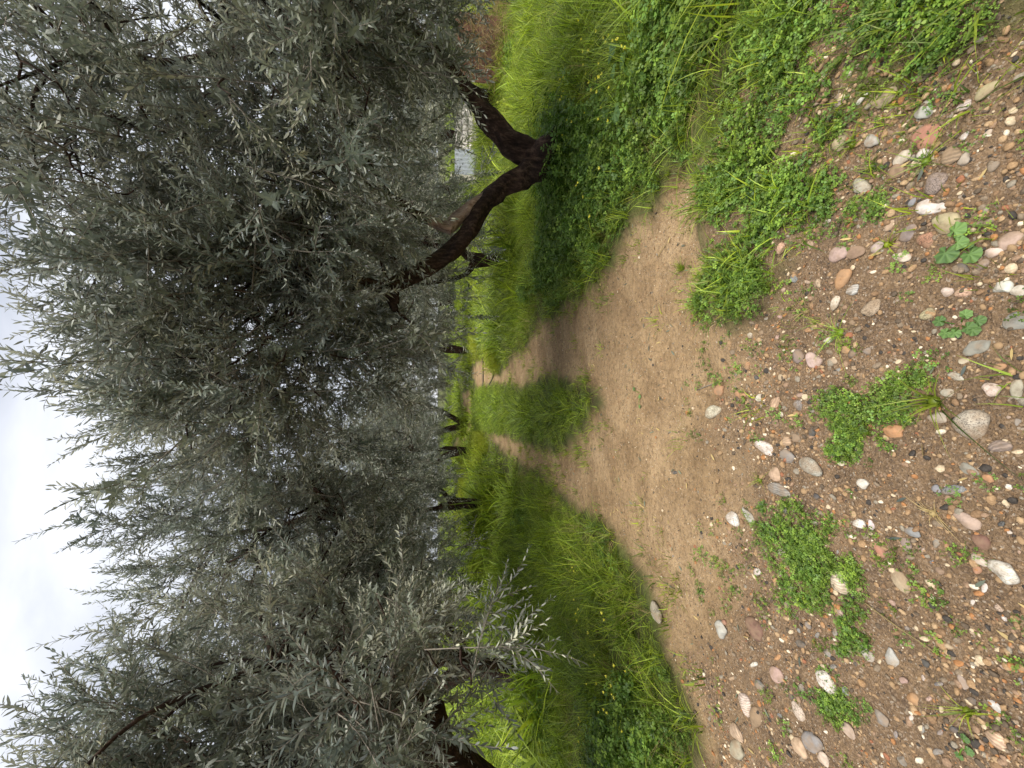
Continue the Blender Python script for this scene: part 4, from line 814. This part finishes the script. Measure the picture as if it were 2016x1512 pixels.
ST = [
 (1660, 548, 54, 27, 120, 'orange', 'smooth orange-brown oval stone standing out in the gravel', 'plain', 0.1, 0.6),
 (1603, 711, 36, 28, 70, 'pinkwhite', 'pale pink egg-shaped stone on fine grit', 'plain', 0.25, 0.6),
 (1573, 702, 28, 21, 80, 'mauve', 'mauve grey stone just above the pink egg-shaped one', 'plain', 0.4, 0.5),
 (1406, 810, 30, 21, -36, 'cream', 'cream pebble alone at the end of the sandy track', 'speckled', 0.3, 0.6),
 (1916, 835, 76, 60, 5, 'beige', 'big round tan stone with a coarse grain', 'speckled', 0.15, 0.5),
 (1762, 849, 50, 30, 0, 'orange', 'orange rock against the round clover cushion', 'plain', 0.55, 0.65),
 (1596, 919, 58, 34, 30, 'lightgrey', 'large pale grey stone with dark speckles', 'speckled', 0.35, 0.5),
 (1535, 965, 46, 25, 18, 'grey', 'grey stone with fine white stripes', 'striped', 0.35, 0.5),
 (1551, 897, 30, 28, 45, 'grey', 'flat grey stone beside the white marbled one', 'plain', 0.6, 0.35),
 (1507, 882, 42, 21, 27, 'white', 'oblong white stone with brown marbling', 'marbled', 0.4, 0.55),
 (1526, 934, 30, 19, 75, 'peach', 'peach-coloured stone above the striped grey one', 'plain', 0.4, 0.55),
 (1702, 952, 23, 21, 10, 'white', 'lone white quartz lump in brown gravel', 'plain', 0.5, 0.7),
 (1877, 965, 52, 19, -10, 'blue', 'long blue-grey granite stone with pale flecks', 'speckled', 0.6, 0.6),
 (1844, 962, 17, 15, 0, 'blue', 'small blue-grey stone touching the long granite one', 'plain', 0.5, 0.7),
 (1971, 879, 50, 25, -14, 'mauve', 'brown stone with pale stripes below the big round stone', 'striped', 0.4, 0.5),
 (1717, 607, 44, 27, -44, 'tan', 'tan oval stone with dark grain', 'speckled', 0.25, 0.5),
 (1645, 597, 32, 20, -55, 'cream', 'yellowish cream stone under the orange oval one', 'marbled', 0.5, 0.5),
 (1679, 571, 28, 20, -15, 'lightgrey', 'pale grey stone beside the orange oval one', 'striped', 0.3, 0.5),
 (1976, 566, 35, 32, -50, 'white', 'bright white blocky stone in dark gravel', 'plain', 0.8, 0.7),
 (2006, 573, 34, 22, -15, 'white', 'rounded white stone beside the white blocky one', 'plain', 0.3, 0.6),
 (1827, 618, 32, 21, -22, 'olive', 'golden tan oval stone in dark gravel', 'speckled', 0.2, 0.5),
 (1866, 575, 26, 20, -30, 'pinkwhite', 'pinkish white pebble beside the hollow peach one', 'plain', 0.3, 0.6),
 (1896, 576, 36, 18, -15, 'peach', 'long peach stone with a hollow', 'marbled', 0.3, 0.5),
 (2004, 633, 48, 40, 20, 'grey', 'large grey stone cut by the picture edge, above weeds', 'plain', 0.5, 0.5),
 (1928, 682, 64, 30, -18, 'grey', 'wide flat grey stone half buried near the weed rosette', 'plain', 0.6, 0.3),
 (1884, 742, 34, 16, 27, 'lightgrey', 'narrow mottled stone above the grey round pebble', 'marbled', 0.5, 0.5),
 (1897, 711, 25, 12, 0, 'cream', 'small flat cream stone below the wide grey one', 'plain', 0.3, 0.5),
 (1969, 723, 27, 16, 0, 'orange', 'bright orange oval pebble in dark gravel', 'plain', 0.2, 0.6),
 (1952, 767, 36, 26, 20, 'pinkwhite', 'pinkish lump beside the big round tan stone', 'marbled', 0.5, 0.6),
 (2002, 765, 30, 44, 0, 'beige', 'grey-beige rock at the picture edge above the big round stone', 'plain', 0.4, 0.5),
 (1866, 773, 27, 18, -10, 'lightgrey', 'pale grey flat stone near the spreading tuft', 'plain', 0.5, 0.4),
 (1947, 942, 28, 15, 25, 'orange', 'orange-yellow wedge below the striped brown stone', 'plain', 0.6, 0.5),
 (1907, 924, 44, 22, 30, 'grey', 'grey wedge-shaped stone between the round and granite stones', 'plain', 0.6, 0.4),
 (1776, 506, 46, 19, 4, 'cream', 'pale flat-topped stone beside the broad-leaved weed', 'plain', 0.6, 0.5),
 (1894, 527, 32, 18, 20, 'slate', 'black slate pebble under the broad-leaved weed', 'plain', 0.4, 0.5),
 (1935, 521, 24, 22, 0, 'grey', 'grey pebble with a pale round top', 'marbled', 0.2, 0.7),
 (1679, 696, 15, 19, 0, 'slate', 'small black pebble beside a small orange one', 'plain', 0.2, 0.6),
 (1665, 689, 21, 16, 0, 'orange', 'small orange pebble touching the black one', 'plain', 0.3, 0.6),
 (1639, 711, 22, 13, 0, 'tan', 'small yellow-tan stone below the pink egg-shaped one', 'plain', 0.4, 0.5),
 (1526, 794, 28, 16, -65, 'peach', 'narrow pinkish stone with a ribbed side', 'striped', 0.4, 0.5),
 (1419, 768, 20, 23, 0, 'orange', 'ochre lump on the sand beside a white chip', 'plain', 0.5, 0.6),
 (1457, 777, 23, 14, 15, 'orange', 'flat ochre chip between sand and gravel', 'plain', 0.6, 0.35),
 (1494, 784, 15, 19, 20, 'white', 'small white chip beside the flat ochre one', 'plain', 0.6, 0.6),
 (1526, 832, 22, 17, 40, 'brown', 'brown split stone in two halves', 'plain', 0.7, 0.5),
 (1567, 862, 19, 18, 0, 'brown', 'rusty brown square pebble near the marbled stone', 'plain', 0.6, 0.5),
 (1550, 869, 18, 19, 0, 'peach', 'banded orange pebble near the marbled stone', 'striped', 0.3, 0.6),
 (1848, 824, 44, 26, 20, 'beige', 'flat beige stone under the spreading grass tuft', 'plain', 0.6, 0.3),
 (1654, 1148, 40, 42, 20, 'cream', 'round two-toned white and tan stone set in clover', 'striped', 0.2, 0.7),
 (1488, 1238, 48, 29, 46, 'maroon', 'dark red-brown oval stone', 'plain', 0.1, 0.5),
 (1906, 1024, 66, 28, 22, 'pink', 'long flat pinkish tan stone', 'plain', 0.5, 0.4),
 (1932, 1066, 44, 28, 40, 'maroon', 'dark maroon stone beside the long pinkish one', 'plain', 0.4, 0.45),
 (1929, 1103, 58, 18, 25, 'pinkwhite', 'long white-pink bar-shaped stone', 'plain', 0.6, 0.5),
 (1979, 1125, 62, 44, 10, 'white', 'large white marble lump with grey veins', 'marbled', 0.5, 0.7),
 (1924, 1122, 20, 15, 20, 'brick', 'small red-orange pebble beside the white marble lump', 'plain', 0.3, 0.6),
 (1772, 1143, 58, 30, 62, 'tan', 'long worn tan stone below the large clover cushion', 'plain', 0.2, 0.4),
 (1732, 1081, 40, 18, 52, 'brick', 'slanting red-brown stone beside the large clover cushion', 'plain', 0.4, 0.5),
 (1691, 1031, 29, 18, 10, 'white', 'white stone with dark specks at the cushion edge', 'speckled', 0.5, 0.6),
 (1715, 1033, 17, 17, 20, 'white', 'small plain white stone beside the dark-specked white one', 'plain', 0.5, 0.6),
 (1797, 1048, 34, 18, 15, 'blue', 'pale blue-grey oval pebble', 'plain', 0.3, 0.5),
 (1785, 1073, 20, 25, 0, 'mauve', 'round mauve-brown pebble below the blue-grey one', 'plain', 0.2, 0.5),
 (1627, 1346, 34, 42, 10, 'white', 'white lichened stone at the small clover cushion', 'marbled', 0.5, 0.5),
 (1599, 1461, 50, 31, 55, 'blue', 'grey slate block with straight edges, far left', 'plain', 0.9, 0.5),
 (1574, 1401, 46, 16, 58, 'cream', 'long beige stone slanting in the left gravel', 'speckled', 0.3, 0.5),
 (1467, 1385, 26, 32, 30, 'pinkwhite', 'pinkish white stone with peach bands', 'striped', 0.4, 0.6),
 (1451, 1442, 46, 18, 66, 'tan', 'long tan stone near the left grass edge', 'striped', 0.4, 0.5),
 (1452, 1475, 26, 42, -20, 'beige', 'greenish grey stone near the left grass edge', 'plain', 0.3, 0.5),
 (1574, 1471, 52, 20, 56, 'peach', 'long sandy orange stone beside the grey slate block', 'plain', 0.4, 0.4),
 (1622, 1495, 40, 19, 55, 'cream', 'cream stone at the picture edge below the slate block', 'plain', 0.4, 0.4),
 (1669, 1438, 46, 22, 52, 'pink', 'pale pink flat stone below the small clover cushion', 'plain', 0.4, 0.3),
 (1736, 1415, 48, 20, 40, 'grey', 'grey wedge stone beside the pale pink flat one', 'plain', 0.7, 0.45),
 (1757, 1295, 32, 36, 30, 'lightgrey', 'pale triangular stone half buried in mud', 'plain', 0.7, 0.3),
 (1706, 1285, 26, 34, 0, 'lightgrey', 'white stone smeared with green at the ragged clover patch', 'marbled', 0.5, 0.5),
 (1964, 1456, 54, 24, 40, 'peach', 'large banded tan stone in the far left corner', 'striped', 0.4, 0.5),
 (1961, 1390, 40, 14, 37, 'white', 'thin white stone in the far left gravel', 'plain', 0.5, 0.5),
 (1799, 1378, 28, 22, 20, 'orange', 'orange clod-like stone in the left gravel', 'plain', 0.6, 0.5),
 (1900, 1348, 22, 28, 20, 'beige', 'greyish oval stone beyond the orange clod-like one', 'plain', 0.2, 0.4),
 (1497, 1351, 15, 29, 0, 'grey', 'upright grey oval pebble in the left gravel', 'plain', 0.2, 0.5),
 (1530, 1328, 24, 36, -20, 'pink', 'pinkish grey flat stone in the left gravel', 'plain', 0.4, 0.4),
 (1422, 1240, 25, 24, 20, 'lightgrey', 'pale grey stone touching a small orange pebble', 'plain', 0.5, 0.6),
 (1426, 1225, 12, 12, 0, 'brick', 'tiny orange-red pebble touching the pale grey stone', 'plain', 0.2, 0.7),
 (1489, 1413, 36, 24, 60, 'brown', 'reddish brown flat stone in the left gravel', 'plain', 0.3, 0.4),
 (1304, 1205, 48, 22, 70, 'beige', 'grey-brown oblong stone at the foot of the left verge', 'striped', 0.25, 0.6),
 (1444, 1021, 24, 30, 0, 'white', 'white stone above the large clover cushion', 'speckled', 0.4, 0.6),
 (1474, 1016, 38, 15, 55, 'lightgrey', 'grey-white stone slipping under the large clover cushion', 'marbled', 0.5, 0.5),
 (1744, 187, 84, 40, -38, 'tan', 'broad smooth brown stone half buried by the clover mat', 'plain', 0.12, 0.4),
 (1702, 197, 36, 15, -50, 'white', 'thin white shard leaning on the broad brown stone', 'plain', 0.7, 0.7),
 (1657, 200, 28, 18, -35, 'lightgrey', 'small grey block in front of the clover mat', 'plain', 0.8, 0.6),
 (1826, 268, 66, 42, -35, 'brick', 'large brick-red stone under weeds', 'plain', 0.3, 0.4),
 (1714, 278, 35, 30, 45, 'lightgrey', 'grey cube-like stone beside a tan one', 'plain', 0.9, 0.7),
 (1654, 280, 38, 30, -30, 'tan', 'rounded tan stone at the edge of the clover mat', 'plain', 0.3, 0.6),
 (1775, 308, 46, 25, -32, 'cream', 'cream flat stone with clover leaves on it', 'plain', 0.5, 0.35),
 (1820, 302, 32, 19, -30, 'white', 'knobbly white stone below the brick-red one', 'plain', 0.5, 0.6),
 (1874, 307, 48, 36, -20, 'brown', 'dark brown round stone half buried', 'striped', 0.15, 0.4),
 (1899, 315, 25, 27, 20, 'beige', 'grey-green angular stone touching the dark round one', 'plain', 0.9, 0.6),
 (1697, 368, 34, 33, 40, 'lightgrey', 'pale rough grey stone with white patches', 'marbled', 0.6, 0.6),
 (1834, 407, 62, 30, -5, 'white', 'white curved stone shaped like a hook', 'plain', 0.25, 0.6),
 (1864, 440, 56, 44, 10, 'olive', 'large ochre stone beneath the broad-leaved weed', 'plain', 0.4, 0.5),
 (1842, 360, 58, 38, -35, 'mauve', 'dark mottled granite stone, half buried', 'speckled', 0.4, 0.4),
 (1764, 338, 36, 27, -10, 'brown', 'sandy brown stone under the cream flat one', 'plain', 0.4, 0.4),
 (1794, 397, 24, 18, -40, 'blue', 'smooth blue-grey pebble above the hooked white stone', 'plain', 0.2, 0.5),
 (1753, 442, 34, 15, -48, 'peach', 'salmon-coloured pointed stone in the gravel', 'plain', 0.6, 0.5),
 (1790, 455, 50, 24, -52, 'mauve', 'long grey-brown stone beside the ochre one', 'plain', 0.5, 0.3),
 (1824, 473, 38, 30, -20, 'brick', 'mottled reddish stone beside the broad-leaved weed', 'speckled', 0.4, 0.4),
 (1988, 473, 62, 30, -26, 'pink', 'large tan stone at the picture edge beside the weed', 'plain', 0.4, 0.5),
 (1956, 498, 30, 24, 20, 'pinkwhite', 'pinkish white triangular stone', 'plain', 0.8, 0.6),
 (1900, 207, 44, 18, -26, 'pinkwhite', 'flat pinkish white stone in the right corner gravel', 'striped', 0.4, 0.4),
 (1944, 178, 56, 25, -50, 'olive', 'long yellowish stone in the right corner weeds', 'plain', 0.4, 0.5),
 (1824, 215, 46, 34, -30, 'lightgrey', 'dusty grey stone behind the brick-red one', 'plain', 0.4, 0.35),
 (1824, 140, 46, 28, -35, 'grey', 'dusty grey stone among weeds in the right corner', 'plain', 0.4, 0.35),
 (1802, 205, 40, 12, -38, 'orange', 'thin orange striped stone beside the dusty grey one', 'striped', 0.4, 0.5),
 (1540, 489, 22, 25, 0, 'peach', 'porous orange-brown lump beside the clover tongue', 'marbled', 0.6, 0.8),
 (1651, 500, 34, 38, 20, 'pink', 'pale pink boulder-like stone above the orange oval one', 'plain', 0.3, 0.5),
 (1684, 497, 36, 28, 10, 'brown', 'brown flat stone beside the pale pink one', 'plain', 0.4, 0.35),
 (1727, 487, 26, 22, 0, 'beige', 'round greenish grey pebble beside a short tuft', 'plain', 0.2, 0.5),
 (1955, 328, 32, 17, -20, 'mauve', 'purplish grey oval pebble in the right gravel', 'plain', 0.2, 0.5),
 (1588, 30, 48, 16, -70, 'pink', 'long pinkish stone lying in the clover of the right verge', 'plain', 0.4, 0.6),
 (1944, 263, 24, 10, -32, 'cream', 'slim cream pebble in the right gravel', 'plain', 0.3, 0.5),
 (1899, 267, 22, 15, -20, 'white', 'white angular pebble near the dark round stone', 'plain', 0.6, 0.6),
]
for row in ST:
    hook = 'hook' in row[6]
    stone(*row, bite=(0.1, 0.75, 0.6) if hook else None)

# smaller pebbles one can still pick out, and the grit between
def free_spots(n, minpx):
    got = []; rr = np.random.default_rng(91); tries = 0
    occ = [(s[0], s[1], max(s[2], s[3]) * 0.6) for s in ST]
    while len(got) < n and tries < 9000:
        tries += 1; px, py = rr.uniform(1440, 2012), rr.uniform(10, 1505)
        p = on_plane(px, py)
        if bare(p[0], p[1]) < 0.7 or gravelly(p[0], p[1]) < rr.random() * 0.9 or float(fbm(p[0], p[1], 2.6, 3, 95)) < 0.4 + 0.2 * rr.random(): continue
        sz = rr.uniform(*minpx)
        if any((px - a) ** 2 + (py - b) ** 2 < (c + sz * 0.6) ** 2 for a, b, c in occ): continue
        occ.append((px, py, sz * 0.6)); got.append((px, py, sz, rr.uniform(0.55, 0.95), rr.uniform(0, 180)))
    return got
pc = [('grey', 'small grey pebble in the gravel'), ('tan', 'small tan pebble in the gravel'), ('orange', 'small orange pebble in the gravel'), ('slate', 'small black pebble in the gravel'), ('white', 'small white pebble in the gravel'), ('pink', 'small pinkish pebble in the gravel'), ('brown', 'small brown pebble in the gravel'), ('blue', 'small bluish grey pebble in the gravel')]
for k, (px, py, sz, asp, an) in enumerate(free_spots(130, (9, 19))):
    c_, lb = pc[k % len(pc)]; o = stone(px, py, sz, sz * asp, an, c_, lb, ('plain', 'speckled', 'marbled')[k % 3], random.uniform(0.2, 0.95), 0.6, 0.42, name='pebble')
    o['category'] = 'pebble'; o['group'] = 'small %s pebbles in the gravel' % c_

def grit_mesh(k):
    bm = bmesh.new(); bmesh.ops.create_icosphere(bm, subdivisions=2 if k < 5 else 1, radius=1.0); r = np.random.default_rng(800 + k)
    V = np.array([v.co[:] for v in bm.verts]); 
    for q in range(7):
        n = r.normal(size=3); n /= np.linalg.norm(n); d = V @ n - r.uniform(0.6, 0.92); V = V - np.outer(np.maximum(d, 0) * 0.9, n)
    V = V * np.array([1.0, r.uniform(0.6, 0.95), r.uniform(0.45, 0.7)])
    for v, co in zip(bm.verts, V): v.co = co
    me = bpy.data.meshes.new('grit'); bm.to_mesh(me); bm.free(); me.materials.append(M_pebble); me.polygons.foreach_set('use_smooth', [True] * len(me.polygons)); return me
C_grit = proto_collection('grit', [grit_mesh(k) for k in range(8)])
x, y = rand_xy(90000, -3.2, 2.8, 0.4, 2.6); k = infront(x, y, 0.05); x, y = x[k], y[k]; g = gravelly(x, y); b = bare(x, y)
q = (rng.random(len(x)) < g * (0.28 + 0.9 * sstep(0.34, 0.60, fbm(x, y, 2.4, 4, 81)))) & ((b > 0.5) | ((sdist(x, y, MAT_RIGHT) > 0) & (rng.random(len(x)) < 0.6))); x, y = x[q], y[q]
n = len(x); s = np.clip(np.exp(rng.normal(math.log(0.0036), 0.68, n)), 0.0014, 0.016)
D = np.stack([rng.normal(0, .5, n), rng.normal(0, .5, n), np.ones(n)], 1)
tag(scatter('gravel', np.stack([x, y, H(x, y) + s * 0.12], 1), euler_to_dir(D, rng.random(n) * 6.28), s, rng.integers(0, 8, n), C_grit), 'fine mixed gravel strewn over the earth', 'gravel', kind='stuff')
x, y = rand_xy(15000, -3.2, 2.8, 0.4, 2.4); k = infront(x, y, 0.05); x, y = x[k], y[k]; g = gravelly(x, y); b = np.maximum(bare(x, y), (sdist(x, y, MAT_RIGHT) > 0) * 0.7)
q = (rng.random(len(x)) < g * (0.2 + 0.9 * sstep(0.38, 0.64, fbm(x, y, 2.4, 4, 81)))) & (b > 0.5); x, y = x[q], y[q]; n = len(x)
s = np.clip(np.exp(rng.normal(math.log(0.0074), 0.32, n)), 0.004, 0.016); D = np.stack([rng.normal(0, .35, n), rng.normal(0, .35, n), np.ones(n)], 1)
tag(scatter('coarse_gravel', np.stack([x, y, H(x, y) + s * 0.12], 1), euler_to_dir(D, rng.random(n) * 6.28), s, rng.integers(0, 5, n), C_grit), 'thumb-sized mixed pebbles half sunk in the earth', 'gravel', kind='stuff')
x, y = rand_xy(30000, -3.5, 2.6, 1.2, 7); k = infront(x, y, 0.05) & (bare(x, y) > 0.6); x, y = x[k], y[k]; n = len(x)
s = np.clip(np.exp(rng.normal(math.log(0.0034), 0.5, n)), 0.0015, 0.012); D = np.stack([rng.normal(0, .5, n), rng.normal(0, .5, n), np.ones(n)], 1)
tag(scatter('sand_crumbs', np.stack([x, y, H(x, y) + s * 0.1], 1), euler_to_dir(D, rng.random(n) * 6.28), s, rng.integers(0, 8, n), C_grit), 'scattered crumbs of stone and earth on the sandy track', 'gravel', kind='stuff')

M_clod = plain('earth_clod', (0.28, 0.185, 0.10), 0.95, 60, 0.35)
def clod_mesh(k):
    me = grit_mesh(k).copy(); me.materials.clear(); me.materials.append(M_clod); return me
C_clod = proto_collection('earth_clod', [clod_mesh(k) for k in range(6)])
x, y = rand_xy(26000, -3.5, 3.0, 0.5, 7.5); k = infront(x, y, 0.05) & (bare(x, y) > 0.4) & (fbm(x, y, 1.8, 4, 97) > 0.44); x, y = x[k], y[k]; n = len(x); s = np.clip(np.exp(rng.normal(math.log(0.0042), 0.6, n)), 0.0015, 0.018)
tag(scatter('earth_clods', np.stack([x, y, H(x, y)], 1), euler_to_dir(np.stack([rng.normal(0, .5, n), rng.normal(0, .5, n), np.ones(n)], 1), rng.random(n) * 6.28), s, rng.integers(0, 6, n), C_clod), 'small crumbled clods of brown earth on the track', 'earth', kind='stuff')
def litter_mesh(k):
    mb = MB(); r = np.random.default_rng(900 + k); add_leaf(mb, np.array([-0.025, 0, 0.002]), np.array([1.0, 0, 0.05]), np.array([0, r.normal(0, .3), 1.0]), 0.05, 0.011, r.random(), -0.06); return mb.mesh('fallen_leaf', M_dry if k % 2 else M_olive)
C_lit = proto_collection('fallen_leaf', [litter_mesh(k) for k in range(6)])
x, y = rand_xy(2600, -3.5, 3.0, 0.6, 7); k = infront(x, y, 0.05) & (bare(x, y) > 0.3) & (rng.random(len(x)) < 0.25 + 0.6 * (y > 2)); x, y = x[k], y[k]; n = len(x)
tag(scatter('fallen_leaves', np.stack([x, y, H(x, y) + 0.003], 1), euler_to_dir(np.stack([rng.normal(0, .25, n), rng.normal(0, .25, n), np.ones(n)], 1), rng.random(n) * 6.28), rng.uniform(0.35, 1.0, n), rng.integers(0, 6, n), C_lit), 'dry fallen olive leaves littering the track', 'leaves', kind='stuff')
# ------------------------------------------------------------------ small things beyond the trees and on the track
def box_mesh(name, sx, sy, sz, material, seed=0, rough=0.0, cuts=3):
    bm = bmesh.new(); bmesh.ops.create_cube(bm, size=1.0); bmesh.ops.scale(bm, vec=(sx, sy, sz), verts=bm.verts)
    bmesh.ops.bevel(bm, geom=list(bm.edges), offset=min(sx, sy, sz) * 0.12, segments=2, affect='EDGES')
    if rough:
        bmesh.ops.subdivide_edges(bm, edges=list(bm.edges), cuts=cuts, use_grid_fill=True); r = np.random.default_rng(seed)
        for v in bm.verts: v.co += Vector(r.normal(0, rough, 3))
    me = bpy.data.meshes.new(name); bm.to_mesh(me); bm.free(); me.materials.append(material); return me
M_rust = plain('rusty_steel', (0.21, 0.105, 0.07), 0.8, 9, 0.45, bmp=0.004)
M_wall = plain('pale_rubble', (0.74, 0.68, 0.63), 0.9, 6, 0.35, bmp=0.02)
M_sheet = plain('grey_sheet_metal', (0.42, 0.45, 0.48), 0.55, 7, 0.25, 0.2)
M_post = plain('cream_paint', (0.68, 0.63, 0.5), 0.6, 8, 0.15)
M_hose = plain('black_hose', (0.02, 0.02, 0.022), 0.5, 30, 0.2)

# rusty panel of riveted steel sheets beyond the right verge
p = at(962, 85, 8.2); z0 = float(H(p[0], p[1])); rp_ = empty('rusty_panel', (p[0], p[1], z0)); rp_.rotation_euler = (R(-6), 0, R(-14)); tag(rp_, 'rusty brown steel panel with a riveted seam beyond the right verge', 'metal panel')
for k, xo in enumerate((-0.42, 0.21)):
    o = link('sheet', box_mesh('sheet', 0.62, 0.035, 1.1, M_rust, k), rp_, (xo, 0.004 * k, 0.55))
for zz in (0.4, 0.7, 0.95):
    mb = MB(); tube(mb, np.array([(0, 0, 0), (0, -0.02, 0), (0, -0.03, 0)]), np.array([0.03, 0.03, 0.016]), 10); link('rivet', mb.mesh('rivet', M_rust), rp_, (-0.06, -0.015, zz))
mb = MB(); tube(mb, np.array([(-0.73, -0.03, 0.72), (0.52, -0.03, 0.74)]), np.array([0.012, 0.012]), 6); link('seam_bar', mb.mesh('seam_bar', M_rust), rp_)
# pale rubble wall, a grey sheet and a post seen between the two stems of the leaning olive
p = at(955, 262, 13.5); z0 = float(H(p[0], p[1])); w = empty('rubble_wall', (p[0], p[1], z0)); tag(w, 'low pale rubble wall seen between the stems of the leaning olive', 'wall'); rr = np.random.default_rng(5)
for row in range(4):
    for c_ in range(7):
        o = link('block', box_mesh('block', rr.uniform(0.2, 0.27), 0.3, rr.uniform(0.17, 0.21), M_wall, row * 9 + c_, 0.012, 1), w, (-0.7 + c_ * 0.235 + (row % 2) * 0.1, rr.normal(0, 0.015), 0.1 + row * 0.205)); o.rotation_euler = (rr.normal(0, .05), rr.normal(0, .05), rr.normal(0, .05))
p = at(955, 322, 13.0); z0 = float(H(p[0], p[1]))
mb = MB(); nxx = 29; V = []; 
for zz in (0.0, 0.9):
    for k in range(nxx): V += [(-0.5 + k / 28, 0.02 * math.sin(k * math.pi / 2), zz)]
for zz in (0.0, 0.9):
    for k in range(nxx): V += [(-0.5 + k / 28, 0.02 * math.sin(k * math.pi / 2) + 0.006, zz)]
Fc = [(k, k + 1, nxx + k + 1, nxx + k) for k in range(nxx - 1)] + [(2 * nxx + k + 1, 2 * nxx + k, 3 * nxx + k, 3 * nxx + k + 1) for k in range(nxx - 1)]
mb.add(V, Fc); o = link('metal_sheet', mb.mesh('metal_sheet', M_sheet), None, (p[0], p[1], z0 - 0.02)); o.rotation_euler = (R(-8), 0, R(6)); tag(o, 'grey corrugated metal sheet leaning beside the pale rubble wall', 'metal sheet')
p = at(955, 356, 12.8); z0 = float(H(p[0], p[1])); pt = empty('post', (p[0], p[1], z0)); tag(pt, 'cream painted post beside the grey metal sheet', 'post')
link('shaft', box_mesh('shaft', 0.2, 0.16, 1.0, M_post), pt, (0, 0, 0.48)); link('post_cap', box_mesh('post_cap', 0.27, 0.21, 0.05, M_post), pt, (0, 0, 1.006))
# irrigation hoses crossing the far right rut
for (pa, pm, pb, lb) in (((951, 690), (951, 728), (951, 772), 'straight black irrigation hose crossing the far rut'), ((972, 736), (968, 748), (962, 760), 'short piece of black hose lying in the far rut')):
    P = [gp(*pa, 0.015), gp(*pm, 0.015), gp(*pb, 0.015)]; P, Q = smooth_path(P, [0.018] * 3, 6); mb = MB(); tube(mb, P, Q, 8)
    c = P.mean(0); mb.v = [tuple(np.array(v) - c) for v in mb.v]; o = link('irrigation_hose', mb.mesh('irrigation_hose', M_hose), None, c); tag(o, lb, 'hose')
# dry brush heaped beside the rusty panel
p = at(930, 25, 7.2); z0 = float(H(p[0], p[1])); mb = MB(); r = np.random.default_rng(9)
for k in range(420):
    a = r.normal(0, 1, 3) * np.array([0.55, 0.4, 0.28]) + np.array([0, 0, 0.5]); a[2] = abs(a[2]); d = r.normal(0, 1, 3); d /= np.linalg.norm(d); l_ = r.uniform(0.2, 0.6)
    tube(mb, np.array([a - d * l_ / 2, a + r.normal(0, 0.03, 3), a + d * l_ / 2]), np.array([0.005, 0.004, 0.002]), 3, cap=False, tone=r.random())
o = link('dry_brush', mb.mesh('dry_brush', M_dry), None, (p[0], p[1], z0)); tag(o, 'heap of dry tangled twigs beside the rusty panel', 'brush', kind='stuff')
# a dark twig on the sand and a small black pebble
for (pa, pb, lb) in (((1373, 768), (1415, 752), 'thin dark twig lying on the sandy track'), ((1296, 505), (1312, 480), 'small pale dead stem on the sand by the clover'), ((1700, 1185), (1850, 1290), 'long dry grass stalk lying across the left gravel')):
    a, b_ = gp(*pa, 0.006), gp(*pb, 0.006); P, Q = smooth_path([a, (a + b_) / 2 + np.array([0, 0.006, 0.004]), b_], [0.003, 0.0026, 0.0015], 5); c = P.mean(0); mb = MB(); tube(mb, P - c, Q, 5)
    o = link('fallen_twig', mb.mesh('fallen_twig', M_twig if 'dark' in lb else M_dry), None, c); tag(o, lb, 'twig')
stone(1328, 930, 13, 7, 0, 'slate', 'small black pebble alone on the sandy track', 'plain', 0.2, 0.6, name='pebble')
